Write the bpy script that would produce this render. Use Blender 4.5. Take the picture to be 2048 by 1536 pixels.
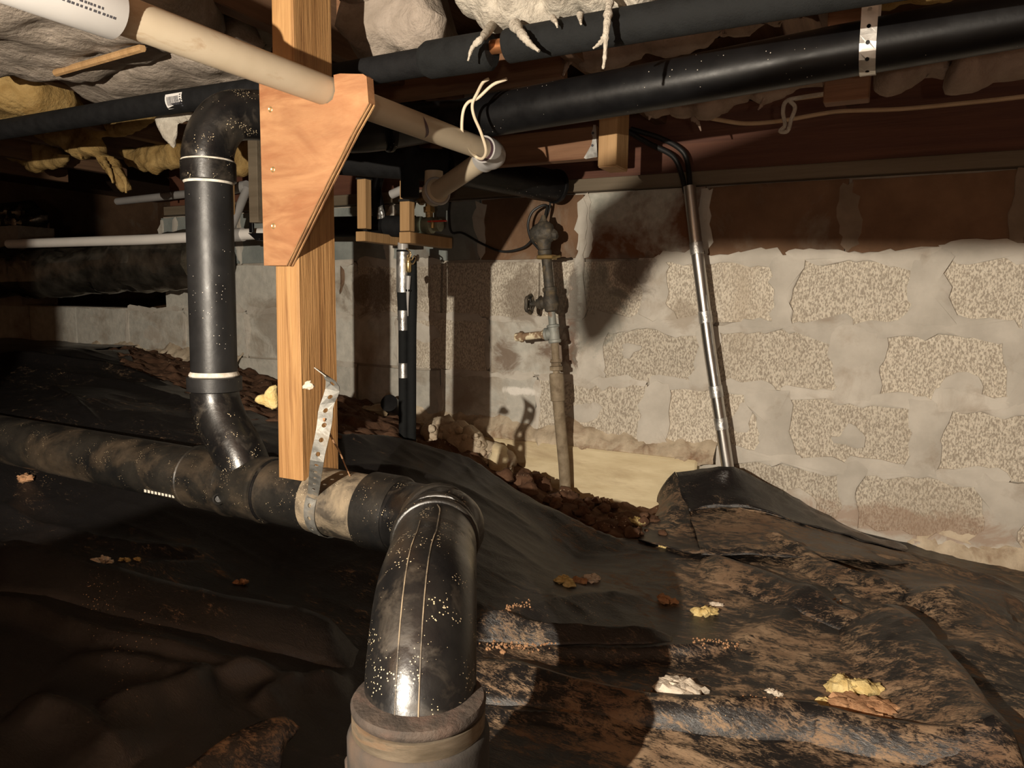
import bpy, bmesh, math, random
import numpy as np
from mathutils import Vector

# ------------------------------------------------------------------ clear
for o in list(bpy.data.objects):
    bpy.data.objects.remove(o)
SC = bpy.context.scene
COL = SC.collection
random.seed(7)

# ------------------------------------------------------------------ camera (world: X along the block wall, Y towards it, Z up, metres)
F = 1500.0
YAW, PITCH, ROLL = math.radians(27.6), math.radians(6.3), 0.015
CAM = np.array([0.0, 0.0, 0.66])
_f = np.array([-math.sin(YAW) * math.cos(PITCH), math.cos(YAW) * math.cos(PITCH), -math.sin(PITCH)])
_r0 = np.array([math.cos(YAW), math.sin(YAW), 0.0])
_u0 = np.cross(_r0, _f)
_r = _r0 * math.cos(ROLL) + _u0 * math.sin(ROLL)
_u = _u0 * math.cos(ROLL) - _r0 * math.sin(ROLL)
cd = bpy.data.cameras.new('camera')
cd.sensor_width = 36.0
cd.lens = F / 2048 * 36.0
cd.clip_start = 0.02
co = bpy.data.objects.new('camera', cd)
COL.objects.link(co)
from mathutils import Matrix
co.matrix_world = Matrix(((_r[0], _u[0], -_f[0], CAM[0]), (_r[1], _u[1], -_f[1], CAM[1]), (_r[2], _u[2], -_f[2], CAM[2]), (0, 0, 0, 1)))
SC.camera = co

# ------------------------------------------------------------------ world, lamps, exposure
w = bpy.data.worlds.new('dark')
SC.world = w
w.use_nodes = True
w.node_tree.nodes['Background'].inputs[0].default_value = (1.0, 0.8, 0.6, 1)
w.node_tree.nodes['Background'].inputs[1].default_value = 0.0
SC.view_settings.view_transform = 'Standard'
SC.view_settings.look = 'None'
SC.view_settings.exposure = 0.0
SC.view_settings.gamma = 1.0
SC.view_settings.use_curve_mapping = False


def side(right, fwd, up):
    """a place so many metres right of, ahead of and above the camera position (horizontal axes)"""
    return (_r0 * right + np.array([-math.sin(YAW), math.cos(YAW), 0]) * fwd + np.array([0, 0, up])) + CAM


def lamp(name, pos, power, radius, col):
    l = bpy.data.lights.new(name, 'POINT')
    l.energy = power
    l.shadow_soft_size = radius
    l.color = col
    o = bpy.data.objects.new(name, l)
    o.location = pos
    COL.objects.link(o)
    return o


KEY = np.array([-0.47, -0.45, 0.76])
lamp('work_light', KEY, 235.0, 0.007, (1.0, 0.88, 0.72))          # work light held to the left
lamp('fill_light', np.array([0.34, -0.66, 0.53]), 10.5, 0.02, (1.0, 0.90, 0.78))   # added unseen fill lamp behind the viewpoint, lifts the shaded parts


# ------------------------------------------------------------------ pixel rays used for measuring places (frame 2048 x 1536)
def ray(a, b):
    return _f + _r * ((a - 1024) / F) - _u * ((b - 768) / F)


def at(a, b, d):
    return CAM + ray(a, b) * d


def pY(a, b, Y):
    q = ray(a, b)
    return CAM + q * (Y / q[1])


def pX(a, b, X):
    q = ray(a, b)
    return CAM + q * (X / q[0])


def pZ(a, b, Z):
    q = ray(a, b)
    return CAM + q * ((Z - CAM[2]) / q[2])


# ------------------------------------------------------------------ noise (vectorised value noise)
def _hash(i, j, k, s):
    n = (i * 374761393 + j * 668265263 + k * 2147483647 + s * 974634777) & 0xffffffff
    n = ((n ^ (n >> 13)) * 1274126177) & 0xffffffff
    n = (n ^ (n >> 16)) & 0xffff
    return n / 65535.0


def vn(P, scale=1.0, seed=0):
    P = np.asarray(P, float) * scale
    I = np.floor(P).astype(np.int64)
    f = P - I
    f = f * f * (3 - 2 * f)
    out = 0
    for a in (0, 1):
        for b in (0, 1):
            for c in (0, 1):
                wgt = (f[:, 0] if a else 1 - f[:, 0]) * (f[:, 1] if b else 1 - f[:, 1]) * (f[:, 2] if c else 1 - f[:, 2])
                out = out + wgt * _hash(I[:, 0] + a, I[:, 1] + b, I[:, 2] + c, seed)
    return out * 2 - 1


def fbm(P, scale, octv=3, seed=0):
    o, a = 0, 1.0
    for k in range(octv):
        o = o + a * vn(P, scale * 2 ** k, seed + k * 17)
        a *= 0.5
    return o


# ------------------------------------------------------------------ materials
def mat(name, c1, c2=None, scale=8.0, rough=0.6, rough2=None, metal=0.0, bump=0.0, bscale=60.0, stretch=(1, 1, 1), detail=6.0,
        lo=0.35, hi=0.65, dirt=None, dscale=6.0, dlo=0.5, dhi=0.7, drough=0.95, specks=None, sscale=90.0, samt=0.12, spec=0.5,
        distort=0.0, rand=0.0, stains=False, bstretch=None, dstretch=None, ddetail=8.0, bdist=.004):
    m = bpy.data.materials.new(name)
    m.use_nodes = True
    nt = m.node_tree
    N, L = nt.nodes, nt.links
    bs = N['Principled BSDF']
    bs.inputs['Metallic'].default_value = metal
    bs.inputs['Specular IOR Level'].default_value = spec
    tc = N.new('ShaderNodeTexCoord')

    def mapped(st):
        mp = N.new('ShaderNodeMapping')
        mp.inputs['Scale'].default_value = st
        L.new(tc.outputs['Object'], mp.inputs['Vector'])
        return mp.outputs['Vector']
    base_v = mapped(stretch)

    def noise(v, sc, de=6.0, di=0.0, ro=0.55):
        n = N.new('ShaderNodeTexNoise')
        n.inputs['Scale'].default_value = sc
        n.inputs['Detail'].default_value = de
        n.inputs['Roughness'].default_value = ro
        n.inputs['Distortion'].default_value = di
        L.new(v, n.inputs['Vector'])
        return n.outputs['Fac']

    def ramp(v, a, b, va=0.0, vb=1.0):
        r = N.new('ShaderNodeMapRange')
        r.inputs['From Min'].default_value = a
        r.inputs['From Max'].default_value = b
        r.inputs['To Min'].default_value = va
        r.inputs['To Max'].default_value = vb
        L.new(v, r.inputs['Value'])
        return r.outputs['Result']

    def mix(fac, a, b):
        x = N.new('ShaderNodeMix')
        x.data_type = 'RGBA'
        L.new(fac, x.inputs[0])
        for s, i in ((a, 6), (b, 7)):
            if isinstance(s, tuple):
                x.inputs[i].default_value = (*s, 1)
            else:
                L.new(s, x.inputs[i])
        return x.outputs[2]
    n1 = ramp(noise(base_v, scale, detail, distort), lo, hi)
    col = mix(n1, c1, c2 if c2 else c1)
    rg = ramp(n1, 0, 1, rough, rough2 if rough2 is not None else rough)
    if dirt:
        dv = mapped(dstretch) if dstretch else base_v
        dm = ramp(noise(dv, dscale, ddetail, 0.4, 0.62), dlo, dhi)
        col = mix(dm, col, dirt)
        rg2 = N.new('ShaderNodeMix')
        L.new(dm, rg2.inputs[0])
        L.new(rg, rg2.inputs[2])
        rg2.inputs[3].default_value = drough
        rg = rg2.outputs[0]
    if specks:
        vo = N.new('ShaderNodeTexVoronoi')
        vo.inputs['Scale'].default_value = sscale
        vo.inputs['Randomness'].default_value = 1.0
        L.new(tc.outputs['Object'], vo.inputs['Vector'])
        gate = ramp(noise(tc.outputs['Object'], sscale * 0.12, 3.0), 0.5, 0.62, 0.0, samt)
        lt = N.new('ShaderNodeMath')
        lt.operation = 'LESS_THAN'
        L.new(vo.outputs['Distance'], lt.inputs[0])
        L.new(gate, lt.inputs[1])
        col = mix(lt.outputs[0], col, specks)
    if rand:
        oi = N.new('ShaderNodeObjectInfo')
        hv = N.new('ShaderNodeHueSaturation')
        L.new(ramp(oi.outputs['Random'], 0, 1, 1 - rand, 1 + rand), hv.inputs['Value'])
        L.new(col, hv.inputs['Color'])
        col = hv.outputs['Color']
    if stains:                      # old damp and rust marks at fixed places of the wall
        wob = noise(tc.outputs['Object'], 9.0, 8.0, 1.0, .7)
        for (sx, sz, rx, rz, scol, sw) in STAINS:
            mp = N.new('ShaderNodeMapping')
            mp.inputs['Location'].default_value = (-sx / rx, 0, -sz / rz)
            mp.inputs['Scale'].default_value = (1 / rx, 0, 1 / rz)
            L.new(tc.outputs['Object'], mp.inputs['Vector'])
            ln = N.new('ShaderNodeVectorMath')
            ln.operation = 'LENGTH'
            L.new(mp.outputs['Vector'], ln.inputs[0])
            ad = N.new('ShaderNodeMath')
            ad.operation = 'MULTIPLY_ADD'
            L.new(wob, ad.inputs[0])
            ad.inputs[1].default_value = 3.2
            L.new(ln.outputs['Value'], ad.inputs[2])
            col = mix(ramp(ad.outputs[0], 2.75, 2.25, 0.0, sw), col, scol)
    L.new(col, bs.inputs['Base Color'])
    L.new(rg, bs.inputs['Roughness'])
    if bump:
        bp = N.new('ShaderNodeBump')
        bp.inputs['Strength'].default_value = min(1.0, bump)
        bp.inputs['Distance'].default_value = bdist
        L.new(noise(mapped(bstretch) if bstretch else base_v, bscale, 8.0, 0.0, 0.6), bp.inputs['Height'])
        L.new(bp.outputs['Normal'], bs.inputs['Normal'])
    return m


STAINS = [(-1.0, .61, .030, .17, (.15, .062, .03), .9), (-1.05, .50, .075, .055, (.15, .09, .055), .8), (-1.20, .68, .075, .11, (.22, .175, .13), .7), (-1.26, .46, .06, .06, (.17, .11, .07), .8),
          (-.80, .75, .085, .08, (.15, .12, .095), .8), (-.93, .64, .13, .16, (.26, .28, .25), .6), (-1.85, .70, .14, .09, (.19, .145, .105), .75), (-1.20, .345, .07, .014, (.85, .82, .76), .95),
          (-1.62, .72, .05, .10, (.24, .2, .16), .5), (-1.45, .33, .06, .07, (.3, .25, .2), .6), (-.62, .62, .05, .05, (.36, .3, .23), .6), (-2.3, .55, .2, .12, (.28, .24, .19), .6), (.05, .05, .3, .05, (.34, .22, .15), .6)]
M = {}
M['abs'] = mat('abs_black', (.005, .005, .0055), (.009, .0085, .008), 20, .26, .38, bump=.10, bscale=120, dirt=(.05, .038, .025), dscale=22, dlo=.54, dhi=.84,
               specks=(.50, .41, .27), sscale=260, samt=.24, spec=.55)
M['abs_dusty'] = mat('abs_dusty', (.008, .008, .008), (.02, .0175, .014), 14, .32, .46, bump=.2, bscale=90, dirt=(.08, .053, .028), dscale=8, dlo=.50, dhi=.80,
                     specks=(.42, .32, .2), sscale=260, samt=.17)
M['abs_scuffed'] = mat('abs_scuffed', (.03, .026, .021), (.08, .066, .05), 18, .4, .6, bump=.35, bscale=110, dirt=(.26, .205, .135), dscale=20, dlo=.40, dhi=.66,
                       specks=(.6, .5, .36), sscale=260, samt=.18)
M['abs_clean'] = mat('abs_clean', (.004, .004, .0045), (.0065, .0065, .007), 16, .34, .46, spec=.25, bump=.06, bscale=90, specks=(.5, .46, .4), sscale=95, samt=.10)
M['abs_riser'] = mat('abs_riser', (.010, .010, .0105), (.015, .015, .0155), 16, .38, .5, bump=.08, bscale=90, specks=(.5, .46, .4), sscale=150, samt=.12)
M['pvc_side'] = mat('pvc_bright', (.78, .75, .70), (.84, .81, .77), 8, .4)
M['glue'] = mat('pipe_glue', (.55, .50, .42), (.8, .76, .68), 60, .5, bump=.3)
M['foam_black'] = mat('foam_black', (.006, .006, .0065), (.010, .010, .0105), 40, .75, .85, spec=.2, bump=.3, bscale=260)
M['foam_grey'] = mat('foam_grey', (.0065, .0072, .0075), (.0105, .0115, .012), 40, .8, .9, spec=.25, bump=.35, bscale=260)
M['rubber_rust'] = mat('rubber_rust', (.016, .014, .012), (.034, .028, .023), 14, .7, .85, bump=.3, bscale=60, dirt=(.065, .042, .027), dscale=9, dlo=.48, dhi=.7)
M['rust_ring'] = mat('rust_ring', (.022, .016, .012), (.05, .036, .027), 26, .8, bump=.9, bscale=80, dirt=(.085, .048, .034), dscale=14, dlo=.5, dhi=.68)
M['steel_band'] = mat('steel_band', (.15, .125, .09), (.26, .215, .16), 16, .36, .5, metal=.75, bump=.15, bscale=60, dirt=(.15, .09, .05), dscale=14, dlo=.52, dhi=.7, stretch=(1, 1, 4))
M['galv'] = mat('galvanised', (.15, .15, .14), (.26, .255, .235), 40, .5, .65, metal=.6, bump=.2, bscale=80, dirt=(.22, .18, .13), dscale=24, dlo=.56, dhi=.75)
M['galv_bright'] = mat('galvanised_bright', (.5, .49, .46), (.7, .69, .66), 30, .3, .45, metal=.85, bump=.1, bscale=60)
M['emt'] = mat('conduit_metal', (.42, .41, .39), (.62, .61, .58), 10, .24, .38, metal=.95, bump=.08, bscale=60, stretch=(1, 1, .15))
M['tape_silver'] = mat('silver_tape', (.40, .40, .39), (.62, .62, .60), 30, .28, .45, metal=.85, bump=.5, bscale=70)
M['foil'] = mat('foil_wrap', (.10, .09, .075), (.30, .27, .22), 12, .22, .4, metal=.9, bump=.9, bscale=22)
M['pvc'] = mat('pvc_yellowed', (.45, .375, .265), (.53, .45, .335), 7, .40, .5, bump=.05, bscale=60, dirt=(.36, .25, .15), dscale=22, dlo=.62, dhi=.78, dstretch=(1, .5, 1), drough=.7)
M['pvc_white'] = mat('pvc_white', (.33, .32, .31), (.37, .36, .35), 8, .35, bump=.03)
M['pvc_blue'] = mat('purple_primer', (.32, .34, .62), (.5, .5, .75), 20, .4)
M['primer_dark'] = mat('primer_dark', (.06, .03, .04), (.10, .05, .055), 20, .5)
M['ink'] = mat('print_ink', (.05, .05, .06), None, 8, .7)
M['paper'] = mat('label_paper', (.70, .68, .66), (.76, .74, .72), 8, .7)
M['print_white'] = mat('print_white', (.62, .58, .5), None, 8, .7)
M['post'] = mat('post_fir', (.275, .138, .046), (.41, .228, .088), 11, .65, .75, bump=.75, bscale=46, stretch=(3.4, 3.4, .16), bstretch=(4, 4, .16), distort=1.4, dirt=(.16, .07, .02), dscale=30, dlo=.56, dhi=.70, dstretch=(2.2, 2.2, .10), detail=8, drough=.8)
M['plywood'] = mat('plywood_face', (.235, .105, .045), (.37, .195, .09), 5, .6, .7, bump=.3, bscale=60, stretch=(.9, .9, 3.2), distort=2.2, dirt=(.23, .082, .03), dscale=4, dlo=.47, dhi=.72, dstretch=(.6, .6, 3.0), drough=.65)
M['ply_edge'] = mat('plywood_edge', (.20, .10, .045), (.50, .29, .13), 16, .8, bump=.7, bscale=50, stretch=(1, 6, 1))
M['joist'] = mat('joist_wood', (.10, .052, .028), (.165, .09, .048), 8, .75, bump=.4, bscale=40, stretch=(4, .25, 4), distort=.8)
M['board'] = mat('board_wood', (.15, .07, .033), (.235, .12, .06), 8, .72, bump=.4, bscale=40, stretch=(.22, 4, 4), distort=1.0, dirt=(.09, .035, .018), dscale=7, dlo=.52, dhi=.72)
M['rim'] = mat('rim_wood', (.085, .030, .017), (.135, .052, .028), 7, .75, bump=.35, bscale=40, stretch=(.2, 4, 4), distort=1.0)
M['sill'] = mat('sill_wood', (.12, .092, .06), (.17, .135, .092), 8, .8, bump=.35, bscale=40, stretch=(.2, 4, 4))
M['block_wood'] = mat('stud_wood', (.34, .20, .085), (.44, .27, .125), 9, .7, bump=.45, bscale=40, stretch=(4, 4, .22), distort=.6)
M['endgrain'] = mat('end_grain', (.46, .28, .15), (.58, .37, .2), 40, .8, bump=.4)
M['block'] = mat('block_face', (.38, .33, .265), (.74, .68, .57), 270, .92, bump=1.0, bscale=270, stretch=(1, 1, .5), lo=.40, hi=.58, detail=4, rand=.10, dirt=(.45, .38, .29), dscale=3.4, dlo=.54, dhi=.82, stains=True)
M['block_smooth'] = mat('block_painted', (.44, .43, .385), (.56, .54, .48), 26, .85, bump=.7, bscale=70, rand=.12, dirt=(.27, .21, .15), dscale=4.2, dlo=.50, dhi=.70, stains=True)
M['block_brown'] = mat('block_stained', (.125, .068, .036), (.20, .115, .064), 7, .9, bump=.6, bscale=80, rand=.12, dirt=(.24, .20, .155), dscale=4, dlo=.56, dhi=.74, stains=True)
M['block_blue'] = mat('block_bluegrey', (.20, .225, .215), (.30, .32, .30), 9, .9, bump=.6, bscale=90, dirt=(.15, .095, .055), dscale=3, dlo=.57, dhi=.72, stains=True)
M['block_rust'] = mat('block_rust', (.40, .40, .35), (.52, .51, .45), 40, .9, bump=.8, bscale=90, dirt=(.165, .072, .034), dscale=3.2, dlo=.44, dhi=.58, stains=True)
M['mortar'] = mat('mortar_grey', (.47, .44, .385), (.60, .565, .50), 10, .9, bump=.55, bscale=38, dirt=(.36, .30, .235), dscale=8, dlo=.55, dhi=.75, rand=.08, stains=True)
M['mortar_back'] = mat('mortar_joint', (.34, .30, .25), (.44, .40, .34), 20, .95, bump=.9, bscale=60, stains=True)
M['mortar_brown'] = mat('mortar_brown', (.17, .125, .085), (.25, .19, .14), 10, .9, bump=.6, bscale=40)
M['footing'] = mat('footing_concrete', (.58, .48, .30), (.72, .62, .41), 14, .9, bump=.35, bscale=70, stretch=(.5, 1, 2.2), dirt=(.42, .32, .2), dscale=6, dlo=.54, dhi=.74)
M['rubble'] = mat('mortar_rubble', (.44, .36, .26), (.62, .53, .40), 16, .95, bump=1.0, bscale=70, dirt=(.24, .15, .09), dscale=9, dlo=.52, dhi=.68)
M['soil'] = mat('soil', (.075, .038, .022), (.145, .08, .048), 22, 1.0, bump=1.0, bscale=50, spec=.2, specks=(.5, .4, .28), sscale=90, samt=.2)
M['sheet'] = mat('black_poly_sheet', (.010, .009, .009), (.022, .019, .017), 9, .30, .42, bump=.35, bscale=28, dirt=(.215, .135, .075), dscale=5.2, dlo=.47, dhi=.76, dstretch=(.9, 2.4, 1.2), ddetail=12,
                 specks=(.5, .36, .2), sscale=120, samt=.22, spec=.6, drough=.9)
def sheet_mat(name, amount, gloss=.30):
    m = bpy.data.materials.new(name)
    m.use_nodes = True
    nt = m.node_tree
    N, L = nt.nodes, nt.links
    bs = N['Principled BSDF']
    tc = N.new('ShaderNodeTexCoord')

    def nz(sc, de, di, st, ro=.6):
        mp = N.new('ShaderNodeMapping')
        mp.inputs['Scale'].default_value = st
        L.new(tc.outputs['Object'], mp.inputs['Vector'])
        n = N.new('ShaderNodeTexNoise')
        for k, v in (('Scale', sc), ('Detail', de), ('Distortion', di), ('Roughness', ro)):
            n.inputs[k].default_value = v
        L.new(mp.outputs['Vector'], n.inputs['Vector'])
        return n.outputs['Fac']

    def op(o, a, b):
        x = N.new('ShaderNodeMath')
        x.operation = o
        for i, v in enumerate((a, b)):
            if isinstance(v, (int, float)):
                x.inputs[i].default_value = v
            else:
                L.new(v, x.inputs[i])
        return x.outputs[0]

    def rmp(v, a, b):
        r = N.new('ShaderNodeMapRange')
        r.inputs['From Min'].default_value = a
        r.inputs['From Max'].default_value = b
        L.new(v, r.inputs['Value'])
        return r.outputs['Result']
    big = nz(2.6, 4, .6, (.8, 1.6, 1))
    stroke = nz(30, 12, .7, (.8, 1.5, 1), .74)
    fine = nz(170, 5, 1.2, (.5, 1.8, 1), .7)
    v = op('ADD', op('MULTIPLY', big, .55), op('ADD', op('MULTIPLY', stroke, .75), op('MULTIPLY', fine, .50)))
    sx = N.new('ShaderNodeSeparateXYZ')          # dust thinned towards the left, putting the floor's shade into the colour
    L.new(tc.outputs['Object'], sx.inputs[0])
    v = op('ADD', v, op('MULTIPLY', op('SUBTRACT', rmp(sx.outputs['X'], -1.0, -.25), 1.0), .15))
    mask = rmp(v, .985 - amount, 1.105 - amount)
    tone = N.new('ShaderNodeMix')
    tone.data_type = 'RGBA'
    L.new(rmp(nz(7, 5, .5, (1, 1, 1)), .35, .65), tone.inputs[0])
    tone.inputs[6].default_value = (.17, .095, .05, 1)
    tone.inputs[7].default_value = (.33, .225, .135, 1)
    mx = N.new('ShaderNodeMix')
    mx.data_type = 'RGBA'
    L.new(op('MULTIPLY', mask, .85), mx.inputs[0])
    mx.inputs[6].default_value = (.011, .010, .010, 1)
    L.new(tone.outputs[2], mx.inputs[7])
    vo = N.new('ShaderNodeTexVoronoi')
    vo.inputs['Scale'].default_value = 150
    L.new(tc.outputs['Object'], vo.inputs['Vector'])
    lt = op('LESS_THAN', vo.outputs['Distance'], op('MULTIPLY', rmp(nz(4, 3, 0, (1, 1, 1)), .55, .75), .22))
    m2 = N.new('ShaderNodeMix')
    m2.data_type = 'RGBA'
    L.new(lt, m2.inputs[0])
    L.new(mx.outputs[2], m2.inputs[6])
    m2.inputs[7].default_value = (.42, .27, .15, 1)
    L.new(m2.outputs[2], bs.inputs['Base Color'])
    rg = N.new('ShaderNodeMix')
    L.new(mask, rg.inputs[0])
    rg.inputs[2].default_value = gloss
    rg.inputs[3].default_value = .85
    L.new(rg.outputs[0], bs.inputs['Roughness'])
    bs.inputs['Specular IOR Level'].default_value = .55
    bp = N.new('ShaderNodeBump')
    bp.inputs['Strength'].default_value = .35
    bp.inputs['Distance'].default_value = .006
    L.new(op('ADD', stroke, op('MULTIPLY', fine, .5)), bp.inputs['Height'])
    L.new(bp.outputs['Normal'], bs.inputs['Normal'])
    return m


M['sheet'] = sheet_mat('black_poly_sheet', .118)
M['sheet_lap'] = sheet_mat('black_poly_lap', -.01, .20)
M['sheet_clean'] = mat('black_poly_clean', (.010, .010, .012), (.020, .020, .022), 9, .22, .36, bump=.3, bscale=24, dirt=(.14, .09, .055), dscale=9, dlo=.56, dhi=.82, specks=(.5, .4, .28), sscale=260, samt=.2, spec=.7)
M['insul'] = mat('fibreglass_pale', (.25, .21, .17), (.37, .315, .265), 14, 1.0, bump=.9, bscale=55, spec=.1, distort=1.0, bdist=.009, rand=.06)
M['insul_white'] = mat('fibreglass_white', (.38, .345, .29), (.52, .48, .41), 30, 1.0, bump=.9, bscale=90, spec=.1, distort=1.0, bdist=.009, rand=.06)
M['insul_pink'] = mat('fibreglass_pinkish', (.27, .20, .155), (.38, .29, .23), 12, 1.0, bump=.8, bscale=50, spec=.1, distort=1.0, bdist=.009, rand=.06)
M['insul_yellow'] = mat('fibreglass_yellow', (.27, .17, .06), (.42, .29, .12), 14, 1.0, bump=.9, bscale=60, spec=.1, distort=1.0, bdist=.009, rand=.06)
M['debris_yellow'] = mat('fibreglass_crumb', (.52, .38, .15), (.66, .54, .27), 60, 1.0, bump=.9, bscale=120, spec=.1)
M['debris_white'] = mat('pale_crumb', (.52, .44, .35), (.68, .61, .51), 60, 1.0, bump=.8, bscale=120, spec=.1)
M['debris_brown'] = mat('brown_crumb', (.32, .17, .09), (.46, .27, .15), 60, 1.0, bump=.8, bscale=120, spec=.1)
M['copper'] = mat('copper', (.50, .20, .08), (.62, .29, .13), 20, .35, metal=.85)
M['brass'] = mat('brass', (.55, .40, .17), (.72, .55, .27), 30, .3, metal=.9, dirt=(.2, .13, .06), dscale=30, dlo=.55, dhi=.7)
M['brass_dark'] = mat('brass_dull', (.20, .14, .07), (.32, .23, .12), 30, .45, metal=.7)
M['iron'] = mat('iron_old', (.045, .042, .036), (.10, .085, .065), 40, .6, metal=.3, bump=.5, bscale=80, dirt=(.17, .13, .08), dscale=30, dlo=.52, dhi=.68)
M['iron_brown'] = mat('gas_pipe', (.20, .155, .10), (.31, .25, .17), 30, .75, bump=.4, bscale=60, dirt=(.09, .06, .035), dscale=14, dlo=.52, dhi=.7)
M['iron_grey'] = mat('gas_tee', (.24, .26, .24), (.34, .35, .32), 30, .6, bump=.4, metal=.2, dirt=(.22, .12, .06), dscale=20, dlo=.56, dhi=.7)
M['cap_paint'] = mat('flaking_cap', (.16, .10, .055), (.30, .2, .12), 30, .8, bump=.5, dirt=(.78, .70, .50), dscale=22, dlo=.50, dhi=.56)
M['red'] = mat('red_handle', (.55, .03, .02), (.65, .05, .03), 20, .4)
M['cable_black'] = mat('cable_black', (.010, .010, .010), (.016, .016, .016), 20, .5)
M['cable_white'] = mat('cable_cream', (.60, .50, .36), (.70, .60, .45), 20, .55)
M['cable_warm'] = mat('cable_beige', (.50, .35, .21), (.60, .43, .27), 20, .6)
M['valve_green'] = mat('valve_body', (.20, .23, .17), (.33, .36, .28), 30, .5, metal=.3)
M['screw'] = mat('screw_metal', (.55, .42, .2), (.7, .56, .3), 40, .35, metal=.8)
M['rock'] = mat('rock', (.30, .22, .13), (.42, .32, .2), 14, .95, bump=.8, bscale=50)


# ------------------------------------------------------------------ object helpers
def smooth(me, deg):
    if deg is None:
        return
    me.shade_smooth()
    me.set_sharp_from_angle(angle=math.radians(deg))


def obj(name, geo, m, parent=None, deg=40, label=None, cat=None, group=None, kind=None, org=None):
    """ONE mesh object out of (verts, faces) in world coordinates"""
    V, Fc = geo
    V = np.asarray(V, float).reshape(-1, 3)
    if org is not None:
        org = np.asarray(org, float)
    elif parent is None:
        org = np.array([(V[:, 0].min() + V[:, 0].max()) / 2, (V[:, 1].min() + V[:, 1].max()) / 2, V[:, 2].min()])
    else:
        org = np.zeros(3)
        p = parent
        while p is not None:
            org = org + np.array(p.location)
            p = p.parent
    me = bpy.data.meshes.new(name)
    me.from_pydata((V - org).tolist(), [], [list(map(int, q)) for q in Fc])
    me.update()
    me.materials.append(M[m] if isinstance(m, str) else m)
    smooth(me, deg)
    o = bpy.data.objects.new(name, me)
    COL.objects.link(o)
    if parent is None:
        o.location = org
    else:
        o.parent = parent
    tag(o, label, cat, group, kind)
    return o


def tag(o, label=None, cat=None, group=None, kind=None):
    for k, v in (('label', label), ('category', cat), ('group', group), ('kind', kind)):
        if v:
            o[k] = v
    return o


def thing(name, loc, label, cat, group=None):
    o = bpy.data.objects.new(name, None)
    COL.objects.link(o)
    o.location = loc
    o.empty_display_size = 0.05
    return tag(o, label, cat, group)


def join(*gs):
    V, Fc, n = [], [], 0
    for v, fc in gs:
        v = np.asarray(v, float).reshape(-1, 3)
        V.append(v)
        Fc += [[i + n for i in q] for q in fc]
        n += len(v)
    return np.vstack(V), Fc


def box(x0, x1, y0, y1, z0, z1, bev=0.0):
    bm = bmesh.new()
    vs = [bm.verts.new((x, y, z)) for x in (x0, x1) for y in (y0, y1) for z in (z0, z1)]
    for q in ((0, 1, 3, 2), (4, 6, 7, 5), (0, 4, 5, 1), (2, 3, 7, 6), (0, 2, 6, 4), (1, 5, 7, 3)):
        bm.faces.new([vs[i] for i in q])
    if bev:
        bmesh.ops.bevel(bm, geom=bm.edges[:], offset=bev, segments=1, affect='EDGES')
    bm.normal_update()
    bm.verts.index_update()
    g = ([v.co[:] for v in bm.verts], [[v.index for v in q.verts] for q in bm.faces])
    bm.free()
    return g


def prism(pts, vec):
    """closed polygon (3D points) pushed along vec"""
    P = np.asarray(pts, float)
    n = len(P)
    V = np.vstack([P, P + np.asarray(vec, float)])
    Fc = [list(range(n))[::-1], [n + i for i in range(n)]]
    for i in range(n):
        j = (i + 1) % n
        Fc.append([i, j, n + j, n + i])
    return V, Fc


def rail(pts, n=None, step=None):
    """Catmull-Rom through points"""
    P = np.asarray(pts, float)
    if len(P) < 3:
        k = n or 2
        return P[0] + (P[-1] - P[0]) * np.linspace(0, 1, k)[:, None]
    Q = np.vstack([2 * P[0] - P[1], P, 2 * P[-1] - P[-2]])
    out = []
    per = n or 8
    for i in range(1, len(Q) - 2):
        for t in np.linspace(0, 1, per, endpoint=False):
            a, b, c, d = Q[i - 1], Q[i], Q[i + 1], Q[i + 2]
            out.append(0.5 * ((2 * b) + (c - a) * t + (2 * a - 5 * b + 4 * c - d) * t * t + (3 * b - a - 3 * c + d) * t ** 3))
    out.append(P[-1])
    return np.array(out)


def frames(P):
    T = np.gradient(P, axis=0)
    T /= np.maximum(np.linalg.norm(T, axis=1), 1e-9)[:, None]
    up = np.array([0, 0, 1.0]) if abs(T[0][2]) < .9 else np.array([1.0, 0, 0])
    a = np.cross(T[0], up)
    a /= np.linalg.norm(a)
    A, B = [], []
    for t in T:
        a = a - t * (a @ t)
        a /= max(np.linalg.norm(a), 1e-9)
        A.append(a)
        B.append(np.cross(t, a))
    return T, np.array(A), np.array(B)


def tube(P, R, n=24, caps=True, squash=None):
    P = np.asarray(P, float)
    R = np.full(len(P), R, float) if np.isscalar(R) else np.asarray(R, float)
    T, A, B = frames(P)
    th = np.linspace(0, 2 * math.pi, n, endpoint=False)
    V = (P[:, None, :] + R[:, None, None] * (np.cos(th)[None, :, None] * A[:, None, :] + np.sin(th)[None, :, None] * B[:, None, :])).reshape(-1, 3)
    Fc = []
    for i in range(len(P) - 1):
        for j in range(n):
            k = (j + 1) % n
            Fc.append([i * n + j, i * n + k, (i + 1) * n + k, (i + 1) * n + j])
    if caps:
        Fc.append(list(range(n))[::-1])
        Fc.append([(len(P) - 1) * n + j for j in range(n)])
    return V, Fc


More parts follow.
